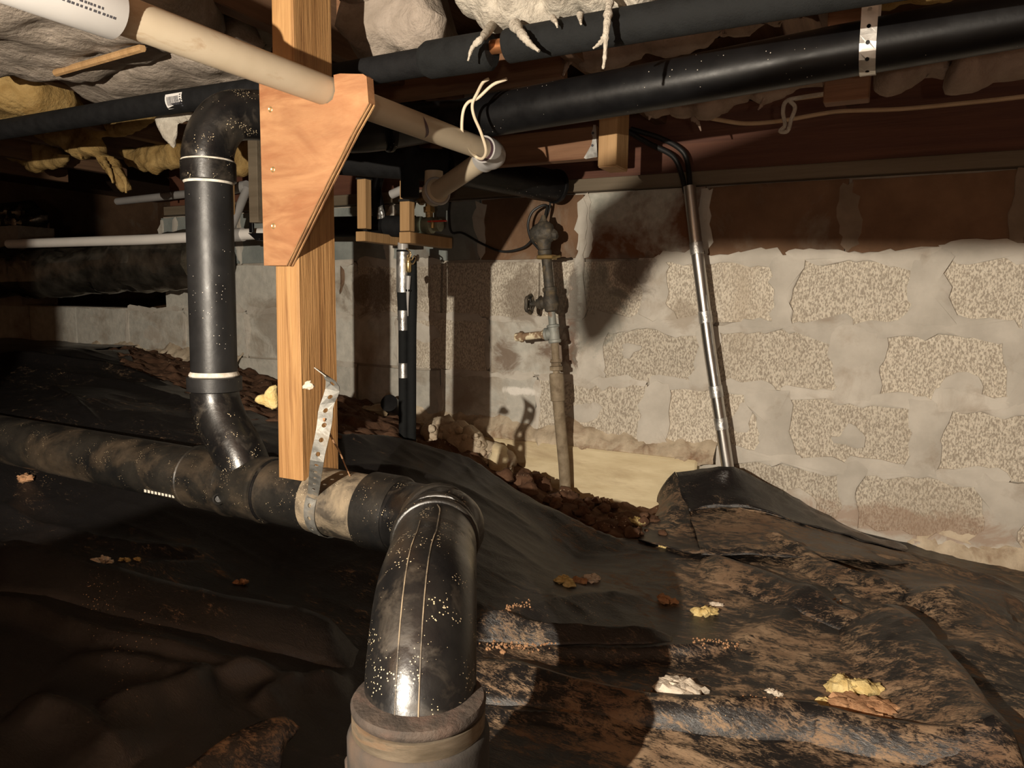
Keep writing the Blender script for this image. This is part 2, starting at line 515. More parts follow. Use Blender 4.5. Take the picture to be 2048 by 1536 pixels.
def spin(p0, p1, prof, n=24):
    """lathe: prof = [(t, r)] with t in metres from p0 towards p1"""
    p0, p1 = np.asarray(p0, float), np.asarray(p1, float)
    d = (p1 - p0) / np.linalg.norm(p1 - p0)
    up = np.array([0, 0, 1.0]) if abs(d[2]) < .9 else np.array([1.0, 0, 0])
    a = np.cross(d, up)
    a /= np.linalg.norm(a)
    b = np.cross(d, a)
    th = np.linspace(0, 2 * math.pi, n, endpoint=False)
    V, Fc = [], []
    for t, r in prof:
        for q in th:
            V.append(p0 + d * t + (a * math.cos(q) + b * math.sin(q)) * r)
    for i in range(len(prof) - 1):
        for j in range(n):
            k = (j + 1) % n
            Fc.append([i * n + j, i * n + k, (i + 1) * n + k, (i + 1) * n + j])
    Fc.append(list(range(n))[::-1])
    Fc.append([(len(prof) - 1) * n + j for j in range(n)])
    return V, Fc


def collar(P, s0, s1, r, lip=.003):
    """a slightly larger sleeve along polyline P between fractions of arc length (metres s0..s1)"""
    P = np.asarray(P, float)
    seg = np.r_[0, np.cumsum(np.linalg.norm(np.diff(P, axis=0), axis=1))]
    ss = np.r_[s0, s0 + .0015, np.linspace(s0 + .004, s1 - .004, 6), s1 - .0015, s1]
    Q = np.array([[np.interp(s, seg, P[:, k]) for k in range(3)] for s in ss])
    rr = np.r_[r - lip, r - .001, np.full(6, r), r - .001, r - lip]
    return tube(Q, rr, 32)


def inside(pts, poly):
    x, y = pts[:, 0], pts[:, 1]
    c = np.zeros(len(pts), bool)
    n = len(poly)
    for i in range(n):
        x0, y0 = poly[i]
        x1, y1 = poly[(i + 1) % n]
        hit = ((y0 > y) != (y1 > y)) & (x < (x1 - x0) * (y - y0) / (y1 - y0 + 1e-12) + x0)
        c ^= hit
    return c


def near_poly(pts, poly):
    """distance to and nearest point on a closed outline"""
    A = np.asarray(poly)
    B = np.roll(A, -1, axis=0)
    best = np.full(len(pts), 1e9)
    Q = np.zeros((len(pts), 2))
    for a, b in zip(A, B):
        d = b - a
        t = np.clip(((pts - a) @ d) / (d @ d + 1e-12), 0, 1)
        q = a + t[:, None] * d
        e = np.linalg.norm(pts - q, axis=1)
        s = e < best
        best[s] = e[s]
        Q[s] = q[s]
    return best, Q


def puff(poly3, normal, front, back=0.0, res=.01, edge=.04, lump=.3, lscale=18.0, jag=.006, seed=0, flat=False, power=.5):
    """a soft lumpy body over a plane outline: bulges 'front' metres along normal and 'back' metres behind"""
    P = np.asarray(poly3, float)
    c = P.mean(0)
    n = np.asarray(normal, float)
    n /= np.linalg.norm(n)
    a = np.cross(n, [0, 0, 1.0])
    if np.linalg.norm(a) < .2:
        a = np.array([1.0, 0, 0])
    a -= n * (a @ n)
    a /= np.linalg.norm(a)
    b = np.cross(n, a)
    p2 = np.c_[(P - c) @ a, (P - c) @ b]
    out = []
    for i in range(len(p2)):
        q0, q1 = p2[i], p2[(i + 1) % len(p2)]
        k = max(1, int(np.linalg.norm(q1 - q0) / (res * 1.3)))
        for t in range(k):
            out.append(q0 + (q1 - q0) * t / k)
    out = np.array(out)
    cen = out.mean(0)
    z = np.c_[out, np.full(len(out), seed * 3.7)]
    out = out + jag * np.c_[fbm(z, .35 / res, 2, seed), fbm(z, .35 / res, 2, seed + 5)]
    mn, mx = out.min(0) - res, out.max(0) + res
    nx, ny = int((mx[0] - mn[0]) / res) + 2, int((mx[1] - mn[1]) / res) + 2
    gx, gy = np.meshgrid(mn[0] + np.arange(nx) * res, mn[1] + np.arange(ny) * res, indexing='ij')
    G = np.c_[gx.ravel(), gy.ravel()]
    ins = inside(G, out)
    dist, Q = near_poly(G, out)
    idx = np.arange(nx * ny).reshape(nx, ny)
    quads = np.stack([idx[:-1, :-1], idx[1:, :-1], idx[1:, 1:], idx[:-1, 1:]], -1).reshape(-1, 4)
    quads = quads[ins[quads].sum(1) >= 1]
    keep = np.unique(quads)
    G2 = G.copy()
    G2[~ins] = Q[~ins]
    d = np.where(ins, dist, 0.0)
    prof = (1 - (1 - np.minimum(d / edge, 1)) ** 2) ** power
    W = c + G2[:, :1] * a + G2[:, 1:] * b
    h1 = front * prof * (1 + lump * fbm(W, lscale, 3, seed + 11))
    top = W + n * h1[:, None]
    re = -np.ones(nx * ny, int)
    re[keep] = np.arange(len(keep))
    V = top[keep]
    Fc = re[quads].tolist()
    if not flat:
        h2 = back * prof * (1 + lump * fbm(W, lscale, 3, seed + 31))
        bot = (W - n * h2[:, None])[keep]
        kk = len(keep)
        V = np.vstack([V, bot])
        # share the rim so the body is closed
        rim = ~ins[keep]
        mp = np.arange(kk) + kk
        mp[rim] = np.arange(kk)[rim]
        Fc += [[int(mp[i]) for i in q[::-1]] for q in re[quads].tolist()]
    good = []
    for q in Fc:
        u = []
        for i in q:
            if i not in u:
                u.append(i)
        if len(u) >= 3:
            good.append(u)
    return V, good


def clump(center, size, seed, n=10, m=14, rough=.35, sc=1.0):
    """a small irregular lump"""
    th = np.linspace(0, math.pi, n)
    ph = np.linspace(0, 2 * math.pi, m, endpoint=False)
    D = [np.array([0, 0, 1.0])] + [np.array([math.sin(t) * math.cos(p), math.sin(t) * math.sin(p), math.cos(t)]) for t in th[1:-1] for p in ph] + [np.array([0, 0, -1.0])]
    D = np.array(D)
    r = 1 + rough * fbm(D * sc + seed * 7.3, 1.7, 3, seed)
    V = D * r[:, None] * np.asarray(size) + np.asarray(center)
    Fc = []
    for j in range(m):
        k = (j + 1) % m
        Fc.append([0, 1 + j, 1 + k])
        for i in range(n - 3):
            Fc.append([1 + i * m + j, 1 + (i + 1) * m + j, 1 + (i + 1) * m + k, 1 + i * m + k])
        e = 1 + (n - 3) * m
        Fc.append([e + j, len(V) - 1, e + k])
    return V, Fc


def strap(path, widths, wdirs, hole=.42, cell=.022, thick=.0012, every=1):
    """perforated metal strap: a ribbon of square cells, each with an eight-sided hole"""
    P = np.asarray(path, float)
    seg = np.r_[0, np.cumsum(np.linalg.norm(np.diff(P, axis=0), axis=1))]
    Wd = np.asarray(wdirs, float)
    n = max(2, int(seg[-1] / cell))

    def ev(s, t):
        p = np.array([np.interp(s, seg, P[:, k]) for k in range(3)])
        wv = np.array([np.interp(s, seg, Wd[:, k]) for k in range(3)])
        wv /= np.linalg.norm(wv)
        return p + wv * (t * np.interp(s, seg, widths) / 2), wv
    V, Fc = [], []
    for i in range(n):
        s0, s1 = seg[-1] * i / n, seg[-1] * (i + 1) / n
        sm, hs = (s0 + s1) / 2, (s1 - s0) / 2
        outer = [(-1, -1), (0, -1), (1, -1), (1, 0), (1, 1), (0, 1), (-1, 1), (-1, 0)]
        b0 = len(V)
        has = (i % every == 0)
        for ox, oy in outer:
            V.append(ev(sm + ox * hs, oy)[0])
        if has:
            for k in range(8):
                a = math.radians(225 + 45 * k)
                V.append(ev(sm + math.cos(a) * hs * hole, math.sin(a) * hole)[0])
            for k in range(8):
                j = (k + 1) % 8
                Fc.append([b0 + k, b0 + j, b0 + 8 + j, b0 + 8 + k])
        else:
            Fc.append([b0 + k for k in range(8)])
    return np.array(V), Fc


def strap_obj(name, geo, m, parent=None, **kw):
    o = obj(name, geo, m, parent, deg=None, **kw)
    md = o.modifiers.new('thickness', 'SOLIDIFY')
    md.thickness = .0014
    md.offset = 0
    w_ = o.modifiers.new('weld', 'WELD')
    w_.merge_threshold = .0004
    o.modifiers.move(1, 0)
    return o


# ================================================================== THE SETTING
YW = 2.35            # face of the block wall
XO = -3.06           # where the opening in the wall begins
# ---- backing of the wall: mortar seen in the joints
back = join(box(XO, 1.3, YW + .014, YW + .20, -.15, 1.02), box(-4.7, XO, YW + .014, YW + .20, -.15, .60), box(-5.2, -4.2, YW + .006, YW + .2, .6, 1.02))
wall = obj('wall_back', back, 'mortar_back', deg=None, kind='structure', org=(0, 0, 0))
wall['label'] = 'weathered concrete block wall with smeared mortar joints'

# ---- concrete blocks: each a bevelled, slightly uneven piece
rows = [(0, -.22, 0.0), (1, 0.0, .2), (2, .2, .4), (3, .4, .6), (4, .6, .8), (5, .8, 1.02)]
XR = -.55            # footing ends here; to the right the blocks go down one course more
joints = []
rnd = random.Random(3)
JX = .073            # a vertical joint of the odd rows


def block_geo(x0, x1, z0, z1, seed):
    """front face a coarse grid with uneven edges, sides going back into the wall"""
    rr = random.Random(seed)
    nx, nz = 4, 2
    V, Fc = [], []
    for i in range(nx + 1):
        for j in range(nz + 1):
            x = x0 + (x1 - x0) * i / nx
            z = z0 + (z1 - z0) * j / nz
            e = (i in (0, nx)) or (j in (0, nz))
            V.append((x + (rr.uniform(-.003, .003) if e else 0), YW + (rr.uniform(0.0, .002) if e else rr.uniform(-.0015, .0)), z + (rr.uniform(-.003, .003) if e else 0)))
    k = lambda i, j: i * (nz + 1) + j
    for i in range(nx):
        for j in range(nz):
            Fc.append([k(i, j), k(i + 1, j), k(i + 1, j + 1), k(i, j + 1)])
    ring = [k(i, 0) for i in range(nx + 1)] + [k(nx, j) for j in range(1, nz + 1)] + [k(i, nz) for i in range(nx - 1, -1, -1)] + [k(0, j) for j in range(nz - 1, 0, -1)]
    b = len(V)
    for q in ring:
        V.append((V[q][0], YW + .03, V[q][2]))
    for a in range(len(ring)):
        c = (a + 1) % len(ring)
        Fc.append([ring[c], ring[a], b + a, b + c])
    return V, Fc


for ri, z0, z1 in rows:
    off = JX + (.2 if ri % 2 else 0.0) - (.038 if ri == 5 else 0.0)
    i = -13
    while True:
        x0, x1 = off + .4 * i, off + .4 * (i + 1)
        i += 1
        if x0 > 1.2:
            break
        if x1 < -4.6:
            continue
        if ri == 1 and x1 < XR - .1:
            continue
        if ri == 0 and x1 < XR:
            continue
        if ri >= 4 and x1 < XO:
            continue
        if x0 < XO < x1 and ri >= 4:
            x0 = XO + rnd.uniform(-.01, .02)
        if ri == 1:
            x0 = max(x0, XR + .02)
        if ri == 2 and x1 < -2.55:
            continue
        mx = (x0 + x1) / 2
        if ri == 5:
            m = 'block_brown'
            if mx < -1.4:
                m = 'block_blue'
            if -.95 < mx < -.55:
                m = 'block_rust'
        elif mx < -1.0:
            m = 'block_smooth' if (mx < -1.75 or rnd.random() < .35) else 'block'
            if ri == 4 and -1.3 < mx < -.95:
                m = 'block_rust'
        else:
            m = 'block'
        g = .005
        obj('concrete_block', block_geo(x0 + g, x1 - g, z0 + g, z1 - g, rnd.randint(0, 99999)), m, wall, deg=35)
        joints.append((x0, x1, z0, z1, ri))


# ---- mortar smeared over the joints: ragged, slightly proud patches
def patch(cx, cz, pts, h, seed, m='mortar'):
    """outline in wall-plane offsets, ragged rim, thin raised slab"""
    rr = random.Random(seed)
    out = []
    P = [np.array(p, float) for p in pts]
    for a in range(len(P)):
        p, q = P[a], P[(a + 1) % len(P)]
        k = max(2, int(np.linalg.norm(q - p) / .022))
        for t in range(k):
            out.append(p + (q - p) * t / k)
    out = np.array(out)
    for _ in range(2):
        out = (out + np.roll(out, 1, 0) + np.roll(out, -1, 0)) / 3
    zz = np.c_[out + np.array([cx, cz]), np.full(len(out), seed % 97)]
    amp = min(.016, .22 * (out.max(0) - out.min(0)).min())
    out = out + amp * np.c_[fbm(zz, 13, 3, 1), fbm(zz, 13, 3, 2)]
    out = out + np.array([[rr.gauss(0, .0048), rr.gauss(0, .0048)] for _ in out])
    c = out.mean(0)
    rings = [(out, .004), (out, -h * .75), (c + (out - c) * .90, -h), (c + (out - c) * .5, -h * 1.25)]
    V, Fc = [], []
    n = len(out)
    for o_, y in rings:
        for p in o_:
            V.append((cx + p[0], YW + y + (rr.uniform(-.0008, .0008) if y < 0 else 0), cz + p[1]))
    for i in range(3):
        for j in range(n):
            k = (j + 1) % n
            Fc.append([i * n + j, i * n + k, (i + 1) * n + k, (i + 1) * n + j])
    V.append((cx + c[0], YW - h * 1.3, cz + c[1]))
    for j in range(n):
        Fc.append([3 * n + j, 3 * n + (j + 1) % n, len(V) - 1])
    return obj('mortar_smear', (V, Fc), m, wall, deg=35)


rp = random.Random(21)
for (x0, x1, z0, z1, ri) in joints:
    if x0 < -3.6:
        continue
    U = rp.uniform
    hgt = z1 - z0
    big = x0 > -1.05                      # heavily pointed part of the wall
    mm = 'mortar'
    if ri == 5:
        mm = 'mortar_brown' if x0 > -.5 else 'mortar'
    # over the left vertical joint
    if big and ri < 5:
        wl, wr = U(.016, .075), U(.016, .075)
        patch(x0, (z0 + z1) / 2, [(-wl - U(0, .03), -hgt * .54), (-wl * .7, -hgt * .1), (-wl - U(-.01, .03), hgt * .3), (-wl - U(0, .05), hgt * .54),
                                  (wr + U(0, .05), hgt * .54), (wr * U(.6, 1.1), hgt * .15), (wr * U(.6, 1.1), -hgt * .2), (wr + U(0, .05), -hgt * .54)], U(.006, .011), rp.randint(0, 9999), mm)
        # along the bed joint above
        t0, t1 = U(.010, .026), U(.010, .03)
        L = (x1 - x0)
        patch((x0 + x1) / 2, z1, [(-L * .5, -t0 - U(0, .02)), (-L * .2, -t0), (L * .1, -t0 * U(.5, 1.4)), (L * .5, -t0 - U(0, .03)), (L * .5, t1 + U(0, .02)), (L * .15, t1 * U(.4, 1.2)), (-L * .2, t1), (-L * .5, t1 + U(0, .02))],
              U(.005, .010), rp.randint(0, 9999), mm)
        if rp.random() < .45:
            a, b = U(.04, .08), U(.03, .06)
            patch(x0 + U(.1, .3), z0 + U(.05, .15), [(-a, -b * .4), (-a * .3, -b), (a * .8, -b * .6), (a, b * .3), (a * .2, b), (-a * .7, b * .6)], U(.004, .008), rp.randint(0, 9999), mm)
    else:
        if ri < 5 and rp.random() < .45:
            continue
        wl = U(.008, .016)
        if ri == 5:
            wl = U(.014, .022)
        patch(x0, (z0 + z1) / 2, [(-wl, -hgt * .5), (-wl * 1.2, 0), (-wl, hgt * .5), (wl, hgt * .5), (wl * U(.8, 1.8), 0), (wl, -hgt * .5)], U(.001, .003), rp.randint(0, 9999), mm)
        L = (x1 - x0)
        if z1 < 1.0:
            t0 = U(.007, .014)
            patch((x0 + x1) / 2, z1, [(-L * .5, -t0), (0, -t0 * U(.7, 2)), (L * .5, -t0), (L * .5, t0), (0, t0), (-L * .5, t0)], U(.001, .003), rp.randint(0, 9999), mm)
        if rp.random() < .5 and ri < 5:
            a, b = U(.04, .10), U(.03, .07)
            patch(x0 + U(.05, .35), z0 + U(.04, .16), [(-a, -b * .4), (-a * .3, -b), (a * .8, -b * .6), (a, b * .3), (a * .2, b), (-a * .7, b * .6)], U(.001, .0025), rp.randint(0, 9999), mm)

patch(-.972, .80, [(-.013, -.20), (-.010, -.08), (-.016, .05), (-.012, .20), (.010, .20), (.013, .06), (.008, -.06), (.012, -.20)], .008, 501)
patch(-1.06, .565, [(-.10, -.006), (0, -.009), (.095, -.006), (.095, .006), (0, .005), (-.10, .007)], .003, 502)
# ---- footing steps and the crumbly ledge on them
obj('footing', box(-2.62, XR, YW - .05, YW + .1, -.2, .175, .006), 'footing', wall, deg=35)
obj('footing', box(-4.6, -2.60, YW - .05, YW + .1, -.2, .375, .006), 'rubble', wall, deg=35)


def ledge(x0, x1, z, amp, seed, m='rubble', deep=.055):
    nx, nj = int((x1 - x0) / .009), 9
    P = []
    for i in range(nx + 1):
        for j in range(nj):
            P.append((x0 + (x1 - x0) * i / nx, j, 0))
    P = np.array(P)
    t = P[:, 1] / (nj - 1)
    base_h = z + amp * (.65 + .5 * fbm(np.c_[P[:, 0], P[:, 0] * 0, P[:, 0] * 0], 6, 3, seed))
    Y = YW + .002 - deep * np.sin(np.clip(t * 1.12, 0, 1) * math.pi / 2) * (1 - .25 * t)
    Z = base_h * (1 - t) + (z - .035) * t + 0
    Q = np.c_[P[:, 0], Y, Z]
    nzs = fbm(Q, 42, 3, seed + 3)
    Q[:, 1] -= .010 * nzs * np.clip(t * 4, 0, 1)
    Q[:, 2] += .012 * fbm(Q, 36, 3, seed + 9)
    Fc = []
    for i in range(nx):
        for j in range(nj - 1):
            a = i * nj + j
            Fc.append([a, a + 1, a + nj + 1, a + nj])
    return obj('mortar_ledge', (Q, Fc), m, wall, deg=60, kind='stuff')


ledge(-1.75, -.50, .195, .055, 4)
ledge(-3.6, -2.55, .385, .045, 8)
ledge(-2.55, -1.75, .19, .05, 15)
ledge(-.1, 1.2, -.01, .05, 12, deep=.03)

# ---- sill plate, rim board, joists, subfloor
obj('trim_1', box(-3.0, 1.4, YW - .03, YW + .12, 1.02, 1.06, .002), 'sill', kind='structure')
obj('trim_2', box(-3.0, 1.4, YW + .005, YW + .045, 1.06, 1.36, .002), 'rim', kind='structure')
ceiling = obj('ceiling', box(-5.5, 2.5, -2.0, 4.3, 1.42, 1.45), 'joist', deg=None, kind='structure')
for x in (-3.75, -3.3, -2.88, -2.47, -2.05, -1.63, -1.215, -.72, -.17, .35, .8):
    obj('joist', box(x - .019, x + .019, -1.6, YW, 1.215, 1.42, .002), 'joist', ceiling, deg=35)
# far room behind the opening and the unseen sides
obj('wall_far', box(-5.5, 2.5, 4.2, 4.3, -.3, 1.45), 'block_brown', deg=None, kind='structure')
obj('wall_left', box(-5.6, -5.5, -2.1, 4.3, -.3, 1.45), 'block_brown', deg=None, kind='structure')
obj('wall_right', box(2.4, 2.5, -2.1, 4.3, -.3, 1.45), 'block_brown', deg=None, kind='structure')
obj('wall_front', box(-5.5, 2.5, -2.1, -2.0, -.3, 1.45), 'block_brown', deg=None, kind='structure')

# ================================================================== GROUND
CTRL = [(812, 886, .235), (690, 868, .285), (950, 930, .18), (1050, 992, .10), (1250, 1085, .03), (1150, 1110, .015), (230, 700, .42), (370, 772, .34), (100, 700, .43),
        (300, 830, .315), (120, 800, .34), (500, 880, .28), (60, 970, .20), (60, 1050, .15), (350, 1080, .14), (550, 1120, .10), (0, 1150, .15), (300, 1300, .09), (350, 1500, .05), (700, 1250, .05),
        (1000, 1300, 0), (1500, 1300, 0), (2000, 1500, 0), (1900, 1200, .05), (1700, 1078, .015), (2040, 1168, -.03), (1420, 1110, .03), (1600, 1080, .04), (1150, 985, .005), (1300, 1005, .0),
        (100, 1500, .06), (900, 1500, .0), (850, 1000, .17), (1500, 1000, .05)]
CP = np.array([pZ(a, b, z) for a, b, z in CTRL])
CP = np.vstack([CP, [[-4.3, 2.3, .42], [-4.5, 1.0, .3], [-3, -.4, .1], [-1, -.5, 0], [1.0, -.5, 0], [1.3, 1.0, 0], [1.3, 2.3, -.05], [-4.5, -.5, .2], [-3.0, .3, .15], [-3.2, 1.2, .24]]])
DM = np.linalg.norm(CP[:, None, :2] - CP[None, :, :2], axis=2)
_K = np.c_[np.r_[DM, np.ones((1, len(CP)))], np.r_[np.ones(len(CP)), 0]]
_W = np.linalg.solve(_K + np.diag(np.r_[np.full(len(CP), .03), 0]), np.r_[CP[:, 2], 0])


def base_h(XY):
    XY = np.asarray(XY, float)
    D = np.linalg.norm(XY[:, None, :] - CP[None, :, :2], axis=2)
    return D @ _W[:-1] + _W[-1]


def on_ground(px):
    """image measurements -> ground points (by walking along the sight line)"""
    out = []
    for a, b in px:
        z = .05
        for _ in range(30):
            p = pZ(a, b, z)
            h = float(base_h([p[:2]])[0])
            z = z * .6 + h * .4
        out.append(pZ(a, b, z))
    return np.array(out)


# folds of the sheet: (outline, height, width on the far side, width on the near side)
FOLDS = [
    ([(900, 1335), (950, 1350), (1079, 1372), (1231, 1414), (1437, 1442), (1612, 1450), (1640, 1462), (1760, 1485), (2048, 1540)], .012, .05, .10),
    ([(900, 1420), (1080, 1436), (1223, 1446), (1450, 1452), (1590, 1458)], .012, .02, .02),
    ([(930, 1252), (1020, 1262), (1125, 1277), (1340, 1281)], .016, .02, .02),
    ([(1090, 1312), (1137, 1306), (1320, 1308), (1476, 1302)], .022, .09, .020),
    ([(1470, 1300), (1500, 1280), (1535, 1253), (1570, 1228), (1605, 1206), (1680, 1215)], .016, .05, .07),
    ([(960, 1262), (1028, 1240), (1114, 1208), (1215, 1191), (1300, 1196)], .016, .06, .06),
    ([(1405, 1120), (1470, 1140), (1540, 1165), (1600, 1193), (1690, 1233), (1745, 1248), (1805, 1256)], .006, .04, .09),
    ([(1735, 1262), (1790, 1310), (1850, 1370), (1920, 1450), (1990, 1536), (2040, 1600)], .015, .055, .085),
    ([(1760, 1255), (1805, 1257), (1862, 1312), (1932, 1392), (1992, 1482), (2048, 1545)], .004, .03, .06),
    ([(1830, 1210), (1900, 1196), (1990, 1205), (2060, 1230)], .035, .12, .16),
    ([(1880, 1330), (1960, 1300), (2048, 1290)], .02, .10, .12),
    ([(1520, 1088), (1602, 1120), (1700, 1162), (1760, 1178), (1816, 1190)], .020, .05, .022),
    ([(1640, 1080), (1760, 1120), (1900, 1150), (2040, 1180)], .022, .05, .05),
    ([(1440, 1075), (1520, 1085), (1640, 1150), (1720, 1225)], .014, .03, .03),
    # left foreground
    ([(-80, 1110), (0, 1134), (147, 1163), (294, 1200), (427, 1235), (615, 1272), (700, 1303)], .018, .06, .10),
    ([(-60, 1200), (45, 1224), (137, 1262), (240, 1293), (342, 1317), (480, 1358), (600, 1380)], .030, .08, .020),
    ([(143, 1310), (290, 1334), (410, 1364), (560, 1360)], .020, .02, .03),
    ([(200, 1445), (240, 1430), (340, 1399), (427, 1375)], .030, .03, .06),
    ([(-40, 1100), (0, 1118), (150, 1143), (215, 1146), (420, 1120)], .018, .012, .05),
    ([(0, 1000), (120, 1060), (250, 1090), (420, 1100)], .012, .03, .03),
    ([(500, 1420), (560, 1390), (640, 1370), (700, 1372)], .025, .03, .05),
    ([(40, 1420), (150, 1450), (260, 1536)], .03, .05, .05),
    # behind the drain pipe
    ([(690, 872), (812, 892), (900, 915), (960, 940), (1050, 1002), (1150, 1052), (1250, 1087)], .020, .012, .10),
    ([(700, 930), (850, 955), (980, 1010), (1100, 1085)], .014, .05, .05),
    ([(100, 770), (150, 800), (205, 855)], .016, .02, .02),
    ([(60, 740), (200, 760), (330, 790), (500, 850)], .02, .05, .04),
    ([(-60, 725), (120, 722), (220, 735), (330, 765)], .03, .015, .06),
]
FG = [(rail(on_ground(p), 6)[:, :2], h, wf, wn) for p, h, wf, wn in FOLDS]
fwd2 = np.array([-math.sin(YAW), math.cos(YAW)])


def fold_h(XY):
    H = np.zeros(len(XY))
    for P, h, wf, wn in FG:
        lo, hi = P.min(0) - .4, P.max(0) + .4
        s = np.where(((XY > lo) & (XY < hi)).all(1))[0]
        if not len(s):
            continue
        X = XY[s]
        best = np.full(len(s), 1e9)
        sg = np.zeros(len(s))
        ends = np.ones(len(s))
        seg = np.r_[0, np.cumsum(np.linalg.norm(np.diff(P, axis=0), axis=1))]
        for k in range(len(P) - 1):
            a, b = P[k], P[k + 1]
            d = b - a
            L2 = d @ d + 1e-12
            t = np.clip(((X - a) @ d) / L2, 0, 1)
            q = a + t[:, None] * d
            e = np.linalg.norm(X - q, axis=1)
            nrm = np.array([-d[1], d[0]])
            if nrm @ (a - CAM[:2]) < 0:
                nrm = -nrm
            m = e < best
            best[m] = e[m]
            sg[m] = np.sign((X - q) @ nrm)[m]
            sl = (seg[k] + t * (seg[k + 1] - seg[k])) / seg[-1]
            en = np.minimum(1, np.minimum(sl, 1 - sl) / .18)
            ends[m] = en[m]
        wd = np.where(sg >= 0, wf, wn)
        x = best / wd
        H[s] += h * np.sqrt(np.clip(ends, 0, 1)) * np.where(x < 3.0, .55 * np.exp(-2.0 * x) + .45 * np.exp(-1.8 * x * x), 0)
    return H


def sheet_h(XY):
    XY = np.asarray(XY, float)
    P3 = np.c_[XY, np.zeros(len(XY))]
    st = np.c_[XY[:, 0] * .55 + XY[:, 1] * .1, XY[:, 1] * 1.5, np.zeros(len(XY))]
    wr = 1 - np.abs(fbm(st + .05 * np.c_[vn(P3, 6, 3), vn(P3, 6, 4), np.zeros(len(XY))], 5.5, 3, 5))
    wr2 = 1 - np.abs(fbm(np.c_[XY[:, 0] * 1.2 - XY[:, 1] * .5, XY[:, 1] * .8 + XY[:, 0] * .5, np.zeros(len(XY))], 9, 2, 55))
    st3 = np.c_[XY[:, 0] * .35 + XY[:, 1] * .05, XY[:, 1] * 1.2 - XY[:, 0] * .12, np.zeros(len(XY))]
    wr3 = (1 - np.abs(fbm(st3, 13, 2, 88))) ** 3
    return base_h(XY) + fold_h(XY) + .009 * fbm(P3, 2.2, 2, 2) + .004 * np.maximum(wr, 0) ** 3 + .0015 * np.maximum(wr2, 0) ** 3 + .002 * wr3 - .004


def grid(x0, x1, y0, y1, res):
    return grid_of(np.arange(x0, x1 + res / 2, res), np.arange(y0, y1 + res / 2, res))


def grid_of(xs, ys):
    gx, gy = np.meshgrid(xs, ys, indexing='ij')
    G = np.c_[gx.ravel(), gy.ravel()]
    idx = np.arange(len(G)).reshape(gx.shape)
    Q = np.stack([idx[:-1, :-1], idx[1:, :-1], idx[1:, 1:], idx[:-1, 1:]], -1).reshape(-1, 4)
    return G, Q


# bare soil showing by the wall: everything beyond the back edge of the sheet
edge_px = [(170, 700), (256, 702), (275, 738), (320, 748), (372, 776), (455, 803), (540, 835), (690, 869), (812, 887), (900, 910), (965, 943), (1050, 998), (1150, 1049), (1225, 1078), (1262, 1078), (1310, 1035), (1345, 1000), (1372, 975)]
EDGE = on_ground(edge_px)[:, :2]
SOIL_POLY = np.vstack([EDGE, [[EDGE[-1][0] + .03, 2.6], [EDGE[0][0] - .25, 2.6]]])
SOIL_POLY[0] = [SOIL_POLY[0][0], SOIL_POLY[0][1]]


def build_sheet():
    xs = np.r_[np.arange(-4.6, -2.2, .022), np.arange(-2.2, .50, .0065), np.arange(.50, 1.26, .03)]
    ys = np.r_[np.arange(-.75, .55, .03), np.arange(.55, 2.346, .0065)]
    G, Q = grid_of(xs, ys)
    ins = inside(G, SOIL_POLY)
    cand = np.where(inside(G, np.array([[SOIL_POLY[:, 0].min() - .1, .8], [SOIL_POLY[:, 0].max() + .1, .8], [SOIL_POLY[:, 0].max() + .1, 2.7], [SOIL_POLY[:, 0].min() - .1, 2.7]])))[0]
    d, N = near_poly(G[cand], SOIL_POLY)
    keepq = Q[(~ins[Q]).sum(1) >= 1]
    used = np.unique(keepq)
    snap = np.zeros(len(G), bool)
    snap[used] = ins[used]
    G2 = G.copy()
    cd_ = {c: i for i, c in enumerate(cand)}
    for i in np.where(snap)[0]:
        if i in cd_:
            G2[i] = N[cd_[i]]
    Z = sheet_h(G2)
    re = -np.ones(len(G), int)
    re[used] = np.arange(len(used))
    return np.c_[G2, Z][used], re[keepq]


def fast_obj(name, V, Q, m, deg, **kw):
    me = bpy.data.meshes.new(name)
    org = np.array([0.0, 1.0, 0.0])
    V = V - org
    me.vertices.add(len(V))
    me.vertices.foreach_set('co', V.ravel())
    me.loops.add(Q.size)
    me.loops.foreach_set('vertex_index', Q.ravel())
    me.polygons.add(len(Q))
    me.polygons.foreach_set('loop_start', np.arange(0, Q.size, 4))
    me.update(calc_edges=True)
    me.validate()
    me.materials.append(M[m])
    me.shade_smooth()
    o = bpy.data.objects.new(name, me)
    o.location = org
    COL.objects.link(o)
    return tag(o, **kw)


V, Q = build_sheet()
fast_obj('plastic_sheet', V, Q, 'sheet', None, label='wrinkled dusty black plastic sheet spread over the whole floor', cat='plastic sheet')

# soil under everything
G, Q = grid(-5.4, 2.4, -2.0, 4.2, .06)
Z = base_h(G) - .05
floor = fast_obj('floor', np.c_[G, Z], Q, 'soil', None, kind='structure')
